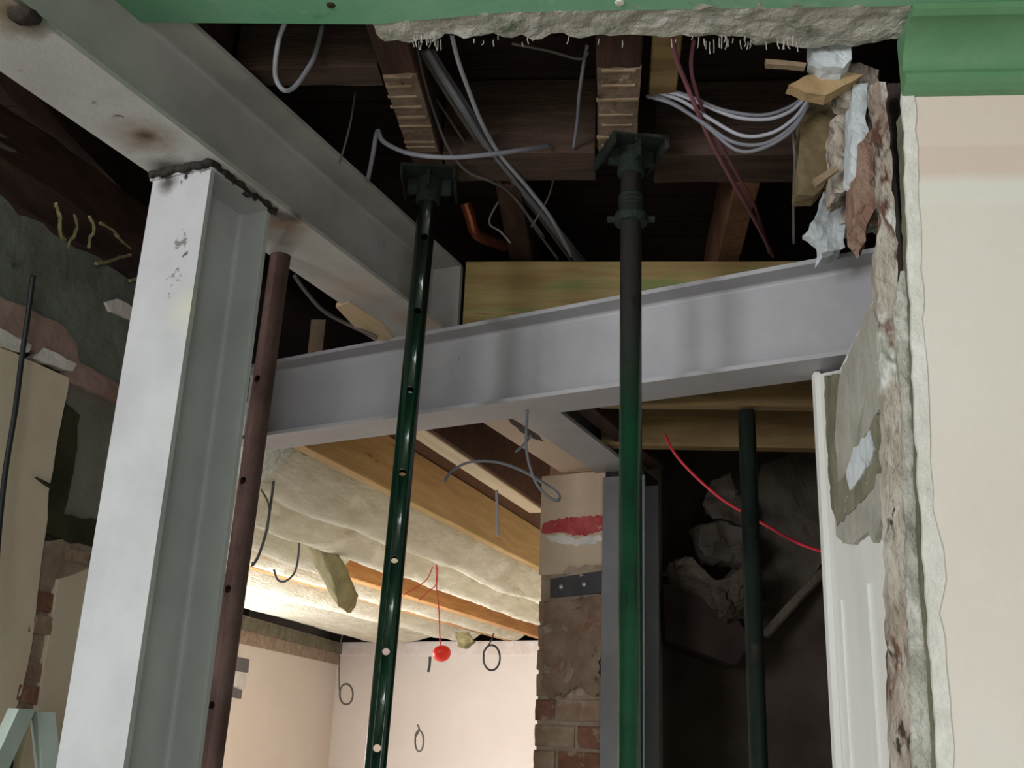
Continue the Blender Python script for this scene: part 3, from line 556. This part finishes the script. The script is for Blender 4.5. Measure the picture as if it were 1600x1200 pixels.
batt(-3.40, -3.03, 3.2, 9.4, .035, 'ragged pale wool beyond the double orange joist', 4, .6)
batt(-3.90, -3.465, 3.3, 9.4, .06, 'ragged pale wool in the second bay beyond the orange joist', 5, .6)
batt(lambda a: -4.49-.179*(a-5.06), -3.955, 3.4, 9.8, .04, 'wide pale wool bay before the greenish wall plate', 6, .3)
# the olive flap
fl_px = [[(475, 838), (500, 846), (525, 862)], [(484, 862), (510, 868), (538, 886)], [(494, 888), (520, 896), (548, 912)], [(506, 908), (530, 918), (556, 930)], [(516, 926), (532, 936), (552, 944)], [(526, 942), (534, 952), (544, 956)]]
flA = [[tuple(atY(x, y, 4.75+.05*i*(1 if j != 1 else .6))) for j, (x, y) in enumerate(r)] for i, r in enumerate(fl_px)]
rings = [[np.array(r[0]), np.array(r[1])-[0, .05, 0], np.array(r[2]), np.array(r[2])+[0, .05, 0], np.array(r[1])+[0, .03, 0], np.array(r[0])+[0, .05, 0]] for r in flA]
tag(mk('insulation_flap', chunk(loft(rings), .008, 14, cuts=2, seed=4), WOOLD, smooth=True), 'olive flap of mineral wool hanging down past the orange joist', 'insulation')
mk_('insulation_scrap', chunk(prism([atY(x, y, 9.3) for x, y in ((712, 990), (732, 988), (738, 1000), (726, 1012), (716, 1008))], (0, 1, 0), .12), .03, 9, cuts=2), WOOLD, 'small tuft of wool sticking out over the red cap', 'insulation')
# pale strip beside the short beam
ps = thing('pale_board', pt(E1, N1, 2.5, -1.2, ZN), 'cream board with black gouges lying beside the short steel beam', 'board')
mk('board', box(E1, N1, 2.585, 3.22, -1.265, -1.142, ZN-.004, ZN+.03, bev=.002), PIERCREAM, ps)
for px in ([(788, 650), (800, 654), (822, 668), (836, 676), (850, 690), (834, 686), (815, 676), (802, 664)],):
    mk('gouge', prism([atZ(x, y, ZN-.0045) for x, y in px], (0, 0, 1), .003, .002, .02), BURNT, ps, label='black gouge')

# ================================================================ SIDE ROOM TIMBERS
mk_('treated_joist', xbox(-0.03, 1.34, 2.682, 2.728, ZN, 2.59, bev=.003, seg=5, jit=.001), TREATED, 'dull treated joist carried by the prop in the dark side room', 'joist', 'treated joists of the side room')
mk_('treated_joist', xbox(-0.03, 1.34, 3.10, 3.15, ZN, 2.59, bev=.003, seg=5, jit=.001), TREATED, 'dull treated joist deeper in the dark side room behind its prop', 'joist', 'treated joists of the side room')
mk_('dark_trimmer', box(E1, N1, 2.56, 3.3, -0.985, -0.93, ZN+.01, 2.59, bev=.002), OLDWOOD, 'dark timber along the short steel beam holding the treated joists', 'timber')
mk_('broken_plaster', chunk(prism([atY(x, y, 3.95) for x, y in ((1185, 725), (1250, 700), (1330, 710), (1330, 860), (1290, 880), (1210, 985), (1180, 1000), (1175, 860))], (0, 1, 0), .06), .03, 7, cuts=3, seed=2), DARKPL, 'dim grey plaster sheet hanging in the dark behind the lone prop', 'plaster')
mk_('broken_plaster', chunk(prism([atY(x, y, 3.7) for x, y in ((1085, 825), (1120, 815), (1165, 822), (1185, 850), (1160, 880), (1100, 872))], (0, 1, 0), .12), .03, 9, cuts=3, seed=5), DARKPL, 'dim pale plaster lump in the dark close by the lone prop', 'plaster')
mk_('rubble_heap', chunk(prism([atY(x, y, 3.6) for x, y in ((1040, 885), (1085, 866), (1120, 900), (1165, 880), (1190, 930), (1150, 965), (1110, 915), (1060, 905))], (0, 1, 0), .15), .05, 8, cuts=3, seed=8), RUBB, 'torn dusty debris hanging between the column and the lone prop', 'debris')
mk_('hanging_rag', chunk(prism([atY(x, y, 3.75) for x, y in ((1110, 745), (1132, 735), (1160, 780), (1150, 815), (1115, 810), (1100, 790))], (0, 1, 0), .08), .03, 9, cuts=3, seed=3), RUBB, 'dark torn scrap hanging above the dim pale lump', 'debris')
mk_('old_box_beam', prism([atY(x, y, 3.72) for x, y in ((1036, 915), (1080, 905), (1150, 965), (1175, 1000), (1150, 1040), (1040, 1000))], (0, 1, 0), .25), mat('dark red brown timber', (62, 48, 44), (46, 35, 32), 5, .9, .3, 30), 'dark red brown boxed timber low behind the lone prop', 'timber')
dp = [atY(1302, 878, 3.5), atY(1240, 942, 3.62), atY(1196, 992, 3.7)]
mk_('old_rail', tube(dp, .016, 8), RUBB, 'thin pale rail slanting down behind the lone prop', 'rail')

# ================================================================ BRICK PIER
NP, TP = 3.05, 0.21
def pp(x, y, off=0.0): return atP(x, y, N2, NP+off)
pL, pR = float(pp(845, 800)@E2), float(pp(946, 800)@E2)
pier = thing('brick_pier', pt(E2, N2, (pL+pR)/2, NP+.1, 0), 'narrow brick pier with cream plaster and a red painted stripe', 'pier')
z1 = float(pp(880, 932)[2]); z2 = float(pp(880, 897)[2])
mk('mortar_core', chunk(box(E2, N2, pR+.004, pL-.004, NP+.012, NP+TP, 0, z2+.01, seg=3), .002, 20, cuts=2), MORTAR, pier)
mk('plaster', box(E2, N2, pR, pL, NP, NP+TP, z2, ZN-.006, bev=.003), PIERCREAM, pier, label='cream plaster head of the pier')
mk('paint_stripe', prism([pp(x, y, -.001) for x, y in ((848, 818), (870, 811), (905, 808), (944, 805), (944, 826), (930, 832), (905, 838), (880, 832), (848, 833))], -N2, .002, .004, .009, 3), REDP, pier, label='red painted stripe')
mk('plaster_scar', prism([pp(x, y, -.001) for x, y in ((850, 836), (882, 836), (905, 842), (935, 836), (943, 842), (930, 850), (900, 852), (860, 846))], -N2, .002, .004, .009, 4), WHITEP, pier, label='white filler under the red stripe')
mk('plaster_scar', chunk(prism([pp(x, y, 0) for x, y in ((880, 897), (890, 884), (905, 888), (915, 882), (944, 884), (944, 896), (900, 902))], -N2, .006, .002, .02, 6), .002, 40, cuts=1), MORTAR, pier)
mk('mortar_smear', chunk(prism([pp(x, y, -.002) for x, y in ((853, 940), (944, 930), (944, 1010), (936, 1040), (944, 1078), (932, 1088), (918, 1084), (905, 1070), (892, 1078), (880, 1090), (868, 1084), (860, 1092), (851, 1080), (850, 1000))], -N2, .008, .006, .010, 7), .003, 40, cuts=3, seed=2), mat('smeared mortar', (150, 126, 110), (124, 100, 84), 13, .95, .8, 45, spots=[((128, 84, 68), 9, .6, .7), ((92, 80, 62), 15, .62, .72), ((172, 158, 142), 10, .62, .72)], bdist=.008), pier, label='mortar smeared over the upper bricks')
r = random.Random(12); zc = z1-.012; k = 0
while zc > 0.1:
    zb_ = zc-.066; cutp = pL-(.145 if k % 2 else .075)+r.uniform(-.01, .01)
    for a0, a1 in ((pR, cutp-.006), (cutp+.006, pL)):
        mk('brick', chunk(box(E2, N2, a0, a1, NP+r.uniform(.001, .007), NP+.09, zb_+r.uniform(-.002, .002), zc+r.uniform(-.002, .002), bev=.004), .0025, 45, cuts=2 if zc > 1.4 else 0, seed=k), r.choice((BRICKP, BRICKP, BRICK)) if zc > 1.62 else r.choice((BRICK, BRICK, BRICKP)), pier)
    zc = zb_-.011; k += 1
mp_ = thing('fixing_plate', pp(902, 932, 0), 'dark steel plate with two bolts screwed across the brick pier', 'plate')
mk('plate', prism([pp(x, y, -.0005) for x, y in ((861, 905), (946, 891), (946, 926), (861, 934))], -N2, .006), PLATE, mp_)
for x, y in ((877, 917), (913, 913)):
    mk('bolt', lathe(pp(x, y, -.0065), -N2, [(.009, 0), (.009, .003), (.006, .006), (.001, .007)], 8), BOLT, mp_)

# ================================================================ FAR ROOM SMALL THINGS
def hang(name, px, Y, rad, m, label, cat, group=None, closed=False, seg=6):
    P = [atY(x, y, Y if not isinstance(Y, (list, tuple)) else Y[i]) for i, (x, y) in enumerate(px)]
    return tag(mk(name, tube(P, rad, seg, closed), m, smooth=True), label, cat, group)
YA = 5.2
rc = thing('alarm_base', atY(690, 1008, YA), 'bright red plastic cap hanging on red wires before the far wall', 'alarm')
cc_ = atY(690, 1020, YA); axn = np.array([.22, -.62, -.75])
mk('cap', lathe(cc_, axn, [(.003, -.012), (.036, -.012), (.044, -.006), (.045, .006), (.040, .020), (.030, .030), (.016, .036), (.002, .038)], 24), REDCAP, rc, smooth=True)
mk('wire', tube([atY(682, 882, YA), atY(682, 915, YA), atY(686, 955, YA), atY(687, 990, YA), atY(689, 1010, YA)], .0032, 6), CAB_R, rc)
mk('wire', tube([atY(684, 886, YA), atY(682, 912, YA-.03), atY(668, 925, YA-.03), atY(655, 938, YA-.02)], .0026, 6), CAB_R, rc)
mk('wire', tube([atY(676, 886, YA), atY(667, 905, YA-.03), atY(650, 918, YA-.03), atY(630, 930, YA-.02)], .0026, 6), CAB_R, rc)
def coil(name, cx, cy, rx, ry, Y, lead, rad, m, label, turns=2):
    P = [atY(x, y, Y) for x, y in lead]
    for i in range(turns*12+1):
        t = i/12*2*math.pi-math.pi/2*0.8; s = 1-.06*(i/12)
        P.append(atY(cx-rx*s*math.cos(t+math.pi/2), cy+ry*s*math.sin(t-math.pi/2), Y-.02*(i/12)))
    return tag(mk(name, tube(P, rad, 5, sub=2), m, smooth=True), label, 'cable', 'coiled cables in the far room')
coil('cable_coil', 768, 1028, 14, 21, 9.3, [(772, 985), (768, 1000)], .006, CAB_K, 'black cable coil hanging on the far wall nearest the brick pier')
coil('cable_coil', 541, 1085, 11, 17, 10.2, [(545, 960), (533, 1000), (530, 1040)], .007, CAB_D, 'grey cable coil hanging in the far corner of the cream room')
coil('cable_coil', 655, 1158, 7, 17, 9.2, [(652, 1132), (655, 1140)], .008, CAB_D, 'small dark cable loop low on the bright far wall', 1)
hang('cable_tail', [(672, 1026), (671, 1040), (669, 1050)], 9.0, .011, CAB_K, 'short black cable tail on the far wall beside the red cap', 'cable')
sb = thing('wall_panel', atX(372, 1085, -2.93), 'grey and white striped plastic panel on the cream wall beyond the rusty prop', 'panel')
Xp = -2.93
for (ya, yb, xr, m_) in ((1026, 1049, 390, DKGREYB), (1049, 1074, 386, LTGREYB), (1074, 1090, 379, DKGREYB)):
    q = [atX(352, ya-4, Xp), atX(xr, ya+4, Xp), atX(xr-2, yb+2, Xp), atX(352, yb-4, Xp)]
    mk('panel_strip', prism(q, (-1, 0, 0), .03), m_, sb)

# ================================================================ CABLES
def cable(px, Y, rad, m, label, group=None, cat='cable', name='cable'): return hang(name, px, Y, rad, m, label, cat, group)
cable([(445, 36), (436, 60), (430, 100), (432, 125), (444, 141), (460, 136), (478, 112), (492, 86), (504, 40)], [1.72, 1.74, 1.76, 1.76, 1.77, 1.79, 1.81, 1.83, 1.84], .0052, CAB_W, 'white cable hanging in a loop just under the green ceiling edge')
cable([(575, 280), (582, 245), (590, 205), (600, 222), (640, 240), (700, 246), (760, 242), (820, 234), (858, 228)], [2.2, 2.15, 2.1, 2.08, 2.06, 2.05, 2.06, 2.1, 2.18], .0058, CAB_G, 'grey cable kinked over and sagging across the lathed joist')
GB = 'cable bundle crossing the void'
for i, (dx, Yo, m_) in enumerate(((0, 0, CAB_G), (10, .02, CAB_G), (-8, .03, CAB_GD), (4, -.015, CAB_G))):
    cable([(664+dx, 78), (690+dx, 120), (725+dx, 175), (762+dx*.8, 232), (800+dx*.8, 280), (850+dx*.7, 340), (905+dx, 412)], [1.86+Yo, 1.95+Yo, 2.05+Yo, 2.2+Yo, 2.34+Yo, 2.55+Yo, 2.85+Yo], .0068, m_, ('thick grey cable in the bundle, middle of the strand', 'thick grey cable in the bundle, on the trimmer side', 'dull grey cable in the bundle, on the lathed joist side', 'thick grey cable in the bundle, lowest of the strand')[i], GB)
cable([(706, 55), (716, 95), (732, 140), (752, 190), (780, 240), (822, 290), (862, 342), (893, 400)], [1.75, 1.83, 1.93, 2.05, 2.2, 2.34, 2.5, 2.75], .0052, CAB_W, 'white cable crossing over the thick grey bundle')
cable([(652, 75), (660, 115), (676, 170), (700, 230), (730, 268), (770, 285), (800, 305), (850, 370)], [1.84, 1.92, 2.04, 2.16, 2.26, 2.32, 2.4, 2.6], .0034, CAB_GD, 'thin dusty wire looping beside the propped lathed joist')
cable([(678, 150), (705, 190), (735, 235), (770, 275), (812, 318), (840, 362), (872, 405)], [2.1, 2.14, 2.22, 2.32, 2.44, 2.58, 2.75], .0034, CAB_GD, 'thin dusty wire running close under the grey bundle')
cable([(555, 145), (548, 190), (538, 230), (530, 255)], [2.1, 2.12, 2.14, 2.16], .0025, CAB_GD, 'thin dark wire hanging straight before the long beam')
cable([(800, 68), (860, 80), (905, 92), (920, 82)], [1.82, 1.85, 1.88, 1.86], .003, CAB_GD, 'thin dusty wire stretched behind the ceiling edge to the lathed joist')
cable([(918, 70), (912, 100), (905, 150), (902, 190), (896, 232)], [1.85, 1.9, 2.0, 2.1, 2.19], .0042, CAB_G, 'grey cable dropping beside the joist with lath stubs')
cable([(868, 230), (866, 270), (856, 310), (830, 355)], [2.36, 2.4, 2.45, 2.52], .0025, CAB_GD, 'thin wire trailing down behind the trimmer')
cable([(788, 302), (770, 330), (765, 350), (782, 362), (798, 380)], [2.45, 2.46, 2.47, 2.48, 2.49], .003, CAB_GD, 'thin forked wire dangling before the copper pipe')
GD = 'drooping cables by the broken wall'
for i, (px, m_) in enumerate((([(1020, 142), (1060, 148), (1100, 164), (1150, 183), (1200, 186), (1238, 172), (1262, 148)], CAB_W), ([(1018, 144), (1062, 156), (1110, 186), (1160, 212), (1205, 208), (1240, 186), (1262, 158)], CAB_W), ([(1016, 146), (1060, 166), (1105, 198), (1150, 234), (1190, 232), (1236, 205), (1264, 162)], CAB_G), ([(1010, 150), (1050, 162), (1096, 190), (1146, 222), (1196, 224), (1240, 196), (1266, 160)], CAB_G), ([(1014, 141), (1056, 144), (1086, 154), (1130, 172), (1190, 180), (1236, 166), (1262, 146)], CAB_G))):
    cable(px, [2.0, 1.99, 1.98, 1.97, 1.96, 1.95, 1.94], .0044, m_, ('white drooping cable, second from the top of the fan', 'white drooping cable in the middle of the fan', 'grey drooping cable, lowest of the fan', 'grey drooping cable, second lowest of the fan', 'grey drooping cable, topmost of the fan')[i], GD)
cable([(1050, 58), (1058, 95), (1072, 130), (1086, 165), (1108, 215), (1140, 275), (1180, 345), (1208, 400)], [1.76, 1.83, 1.9, 1.95, 2.05, 2.2, 2.4, 2.6], .0055, CAB_P, 'dusty purple red cable slanting down in front of the drooping fan')
cable([(1084, 62), (1080, 105), (1090, 150), (1112, 200), (1146, 262), (1180, 325), (1202, 395)], [1.8, 1.88, 1.95, 2.06, 2.2, 2.36, 2.6], .0045, CAB_P, 'second purple red cable running beside the slanting one')
cable([(1238, 205), (1242, 250), (1240, 300), (1240, 380)], [1.97, 2.0, 2.05, 2.2], .003, CAB_GD, 'thin grey wire hanging down beside the olive scrap')
GS = 'cable pair along the side wall'
cable([(-60, 180), (40, 232), (120, 276), (200, 314), (262, 338)], [1.75, 1.95, 2.1, 2.3, 2.45], .006, CAB_GD, 'dusty cable running over the side wall, upper of the pair', GS)
cable([(-60, 196), (40, 246), (120, 290), (200, 324), (262, 346)], [1.75, 1.95, 2.1, 2.3, 2.45], .006, CAB_GD, 'dusty cable running over the side wall, lower of the pair', GS)
cable([(52, 430), (44, 490), (34, 560), (24, 640), (8, 740), (-4, 860), (-10, 1000)], [1.93, 1.95, 1.96, 1.96, 1.96, 1.95, 1.95], .0055, CAB_K, 'black cable running down the cream side wall')
cable([(695, 752), (706, 736), (735, 722), (775, 722), (815, 735), (850, 755), (872, 772), (872, 782), (856, 776), (838, 755), (826, 722), (822, 690), (824, 640)], [2.95, 2.93, 2.9, 2.87, 2.84, 2.8, 2.78, 2.77, 2.76, 2.74, 2.72, 2.7, 2.66], .0042, CAB_G, 'grey cable hanging in a loop below the crossing steel beam')
cable([(830, 680), (818, 695), (806, 706)], [2.7, 2.72, 2.74], .004, CAB_G, 'short grey cable end beside the hanging loop')
cable([(776, 766), (777, 800), (778, 838)], 3.6, .005, CAB_W, 'straight white cable stub before the golden joist')
cable([(434, 692), (430, 730), (424, 780), (416, 830), (404, 868), (394, 884), (396, 878)], 3.4, .0048, CAB_D, 'dark wire hanging beside the rusty prop before the wool')
cable([(408, 765), (420, 790), (418, 830)], 3.38, .0035, CAB_D, 'thin dark wire joining the hanging one by the rusty prop')
cable([(468, 838), (466, 870), (460, 895), (446, 908), (434, 906), (428, 890)], 4.6, .005, CAB_D, 'dark wire hook hanging below the third wool roll')
cable([(1040, 680), (1052, 705), (1080, 738), (1125, 778), (1160, 800), (1195, 820), (1250, 850), (1306, 868)], [2.98, 2.95, 2.93, 2.9, 2.88, 2.86, 2.8, 2.7], .0042, CAB_R, 'red cable sagging across the dark side room behind the prop')
cable([(460, 430), (478, 455), (505, 485), (540, 505), (590, 528)], [2.5, 2.55, 2.62, 2.7, 2.74], .006, CAB_GD, 'dusty cable passing under the long beam behind the column')
# copper pipe in the void
cp = [atY(728, 318, 2.72), atY(735, 340, 2.74), atY(742, 362, 2.77), atY(755, 372, 2.8), atY(790, 385, 2.86)]
mk_('copper_pipe', tube(cp, .017, 12), COPPER, 'tarnished copper pipe elbow above the end of the long beam', 'pipe')
# pieces seen under the long beam, behind the column
mk_('old_stud', xbox(-1.02, -0.97, 3.25, 3.33, 2.4, 2.86, bev=.003), mat('pale stud', (150, 130, 110), (120, 98, 80), 6, .9, .4, 40), 'pale end of a stud seen under the long beam', 'timber')
tw = struct('wall_void', chunk(box(E2, N2, 0.95, 2.6, 2.93, 3.0, 2.63, 2.86), .006, 15, cuts=2), mat('brown rubble wall', (92, 68, 58), (60, 42, 36), 8, .95, .8, 35, bdist=.01))

# ================================================================ BROKEN JAMB BESIDE THE FRONT WALL
XR = 0.48
def rv(x, y, off=0.0): return atX(x, y, XR+off)
dl = thing('door_lining', (0.46, 2.0, 0), 'white painted door lining board standing under the crossing beam end', 'door lining')
board = [rv(1278, 582), rv(1312, 578), rv(1364, 470), rv(1374, 500), rv(1380, 640), rv(1386, 840), rv(1393, 1150)]
bb = board + [np.array([XR, board[-1][1], 0.0]), np.array([XR, 2.385, 0.0])]
bb[0] = np.array([XR, 2.385, board[0][2]])
mk('board', prism(bb, (1, 0, 0), .03), WHITEGL, dl)
for y0, y1, th in ((2.35, 2.385, .012), (2.01, 2.025, .006), (2.25, 2.262, .004)):
    mk('moulding', box(np.array([0, 0, 1.0]), EY, 0.0, board[0][2]-.006 if y0 > 2.3 else 1.86, y0, y1, 0, 0) if 0 else xbox(XR-th, XR+.001, y0, y1, 0, board[0][2]-.004 if y0 > 2.3 else 1.84, bev=.002), WHITEGL, dl)
def rpatch(name, px, th, m, jit, seed, label=None, off=0.0):
    return mk(name, chunk(prism([rv(x, y, -off) for x, y in px], (-1, 0, 0), th, jit, .02, seed), .0025, 35, cuts=2, seed=seed), m, dl, label=label)
rpatch('plaster_patch', [(1316, 590), (1366, 474), (1376, 520), (1380, 640), (1352, 700), (1330, 760), (1312, 770), (1306, 690)], .008, PATCHG, .002, 1, 'grey plaster left on the lining')
rpatch('plaster_patch', [(1296, 590), (1316, 585), (1310, 690), (1316, 760), (1340, 720), (1378, 650), (1382, 700), (1376, 760), (1338, 800), (1318, 820), (1308, 790), (1300, 690)], .012, OLIVEPL, .004, 2, 'olive edge of the torn plaster')
rpatch('plaster_patch', [(1334, 740), (1346, 700), (1370, 676), (1378, 700), (1372, 724), (1340, 768)], .015, BLUEWH, .004, 3, 'bluish white scrap of plaster')
rpatch('plaster_patch', [(1310, 800), (1340, 770), (1384, 740), (1386, 810), (1374, 850), (1364, 830), (1350, 845), (1330, 850), (1314, 836)], .010, PATCHG, .004, 4)
jm = thing('broken_wall_end', (0.5, 1.87, 0), 'rough broken wall end of brown and grey masonry beside the cream plaster', 'masonry')
def jcol(px_l, px_r, Y0, Y1, m, amp, seed, name, label=None):
    # upright rough post: outline of its left and right edges by height
    rings = []
    for (xa, y), (xb, _) in zip(px_l, px_r):
        a, b = atY(xa, y, Y0), atY(xb, y, Y0); rings.append([a, b, np.array([b[0], Y1, b[2]]), np.array([a[0], Y1, a[2]])])
    a, b = rings[-1][0], rings[-1][1]
    rings.append([np.array([q[0], q[1], 0.02]) for q in rings[-1]])
    n = []
    for i in range(len(rings)-1):
        s = max(1, int((rings[i][0][2]-rings[i+1][0][2])/.05)) if i < len(rings)-2 else 3
        for j in range(s): n.append([rings[i][k]+(rings[i+1][k]-rings[i][k])*j/s for k in range(4)])
    n.append(rings[-1])
    return mk(name, chunk(loft(n), amp, 38, cuts=3, seed=seed), m, jm, label=label)
jcol([(1360, 130), (1372, 240), (1378, 330), (1368, 410), (1374, 500), (1382, 640), (1384, 760), (1388, 900), (1394, 1190)], [(1384, 130), (1392, 240), (1398, 330), (1402, 410), (1408, 500), (1414, 640), (1420, 760), (1424, 900), (1432, 1190)], 1.80, 1.832, MASON, .006, 1, 'rough_edge', 'mottled brown and grey masonry edge')
jcol([(1407, 425), (1398, 480), (1404, 560), (1412, 700), (1418, 900), (1426, 1190)], [(1412, 425), (1428, 480), (1434, 560), (1440, 700), (1447, 900), (1464, 1190)], 1.79, 1.86, RAGGED, .005, 2, 'grey_plaster', 'grey plaster against the wall skin')
jcol([(1407, 180), (1414, 330), (1421, 500), (1428, 650), (1434, 800), (1440, 920), (1452, 1040), (1460, 1190)], [(1426, 180), (1434, 330), (1440, 500), (1447, 650), (1454, 800), (1462, 920), (1470, 1040), (1478, 1190)], 1.775, 1.80, OLIVEPL, .002, 3, 'green_edge', 'greenish paint line along the plaster')
dk = xbox(0.548, 0.66, 1.87, 2.0, 1.0, 2.82)
mk('slot_shade_block', dk, MASOND, jm)  # solid dark block standing in for the shade of the open slot
mk('rough_edge', roughbox(0.50, 0.60, 1.93, 2.2, 2.64, 2.83, .02, 12, 5, .03), MASON, jm)
def jchunk(name, px, Y, th, m, amp, seed, label, cat, cuts=3):
    return mk_(name, chunk(prism([atY(x, y, Y) for x, y in px], (0, 1, 0), th), amp, 22, cuts=cuts, seed=seed), m, label, cat)
jchunk('plaster_lump', [(1266, 66), (1300, 60), (1328, 66), (1330, 92), (1316, 106), (1285, 104), (1268, 90)], 1.80, .05, BLUEWH, .006, 1, 'round white plaster lump just below the broken ceiling edge', 'plaster')
jchunk('timber_splinter', [(1232, 132), (1262, 118), (1310, 108), (1346, 116), (1330, 130), (1290, 150), (1262, 146)], 1.84, .03, mat('split pale timber', (176, 150, 112), (146, 120, 88), 8, .85, .4, 40), .004, 2, 'split pale timber end poking from the broken wall', 'timber', 2)
jchunk('olive_board', [(1252, 160), (1300, 150), (1318, 180), (1310, 240), (1288, 290), (1272, 306), (1246, 304), (1248, 230)], 1.98, .05, mat('olive brown board', (122, 108, 80), (96, 82, 58), 6, .9, .4, 30), .006, 3, 'olive brown scrap of board behind the drooping cable ends', 'board')
jchunk('plaster_lump', [(1332, 132), (1352, 128), (1356, 200), (1350, 250), (1338, 280), (1328, 270), (1330, 200)], 1.86, .06, BLUEWH, .006, 4, 'bluish white upright strip of plaster on the broken wall', 'plaster')
jchunk('plaster_lump', [(1296, 284), (1330, 276), (1342, 300), (1346, 340), (1322, 352), (1318, 385), (1284, 398), (1284, 372), (1262, 352), (1280, 335)], 2.14, .06, BLUEWH, .010, 5, 'big white plaster lump standing on the end of the crossing beam', 'plaster')
jchunk('broken_brick', [(1302, 180), (1330, 160), (1336, 220), (1330, 290), (1306, 300), (1296, 250)], 1.93, .08, MASON, .012, 6, 'crumbling brown brick behind the bluish plaster strip', 'brick')
jchunk('broken_brick', [(1340, 240), (1368, 200), (1376, 260), (1366, 330), (1350, 380), (1334, 360)], 1.85, .08, mat('red brown brick', (128, 92, 80), (150, 128, 114), 10, .95, .8, 40, bdist=.01), .012, 7, 'crumbling red brown brick beside the dark slot', 'brick')
jchunk('plaster_lump', [(1300, 110), (1345, 100), (1378, 110), (1372, 150), (1340, 160), (1312, 150)], 1.87, .06, MASON, .010, 8, 'mottled plaster lump under the black hole', 'plaster')
jchunk('lath_end', [(1270, 280), (1306, 258), (1312, 264), (1276, 290)], 1.9, .012, LATH, .001, 9, 'short pale lath end crossing the olive board', 'timber', 1)
jchunk('broken_lath', [(1196, 92), (1260, 98), (1258, 104), (1198, 100)], 1.80, .015, LATH, .001, 10, 'thin pale lath end below the ragged ceiling plaster', 'timber', 1)
# timber and torn laths along the broken top of the side wall
mk_('side_timber', box(EJ, NJ, 1.1, 2.45, PL-.10, PL+.03, 2.675, 2.80, bev=.006, seg=10, jit=.006), OLDWOOD, 'old dark timber lying along the broken top of the side wall', 'timber')
for i, (a, b, c) in enumerate((((86, 318), (94, 352), (100, 376)), ((116, 335), (118, 366), (106, 388)), ((140, 338), (146, 362), (140, 388)), ((156, 348), (182, 366), (206, 388)), ((150, 412), (178, 406), (204, 398)), ((204, 438), (222, 431), (240, 424)))):
    k = .045 if i < 4 else .03
    g = tube([lw(*a, k), lw((a[0]+b[0])/2+3, (a[1]+b[1])/2, k*.9), lw(*b, k*.7), lw((b[0]+c[0])/2-3, (b[1]+c[1])/2, k*.5), lw(*c, .012)], .0042, 5)
    tag(mk('torn_lath', chunk(g, .003, 60, cuts=0, seed=i), WOOLD), ('torn lath on the side wall top, farthest from the column', 'torn lath on the side wall top, second farthest from the column', 'torn lath on the side wall top, third from the far end', 'torn lath lying along the side wall top', 'torn lath low on the grey plaster of the side wall', 'torn lath touching the pale steel column')[i], 'timber', 'torn laths on the side wall')
# A frame in front of the side wall
apex = atY(42, 1113, 1.97)
ld_ = thing('trestle', (apex[0], apex[1], 0), 'pale painted A frame trestle of two flat bars beside the side wall', 'trestle')
def bar(a, b, w_, t_, flat):
    a, b = np.array(a), np.array(b); d = (b-a)/np.linalg.norm(b-a); s = np.cross(d, flat); s /= np.linalg.norm(s); q = np.cross(d, s)
    return loft([[p+s*i*w_/2+q*j*t_/2 for i, j in ((-1, -1), (1, -1), (1, 1), (-1, 1))] for p in (a, b)])
def flatleg(top, d, z_end, wd, th):
    d = np.array(d, float); hd = np.array([d[0], d[1], 0]); hd /= np.linalg.norm(hd); q = np.array([-hd[1], hd[0], 0])
    bot = top+d*((top[2]-z_end)/-d[2])
    return loft([[p+hd*i*wd/2+q*j*th/2 for i, j in ((-1, -1), (1, -1), (1, 1), (-1, 1))] for p in (top, bot)])
mk('leg', flatleg(apex+[-.004, -.012, .006], (-.13, -.30, -1), 0.0, .036, .030), LADDERM, ld_)
mk('leg', flatleg(apex+[.014, .030, .002], (.17, .24, -1), 0.0, .036, .030), LADDERM, ld_)
h = .75; za = apex[2]-h
mk('cross_bar', bar(apex+np.array([-.13, -.30, -1])*h, apex+np.array([.17, .24, -1])*h, .04, .018, np.array([0, 0, 1.0])), LADDERM, ld_)
for o in bpy.data.objects:
    if '_org' in o: del o['_org']
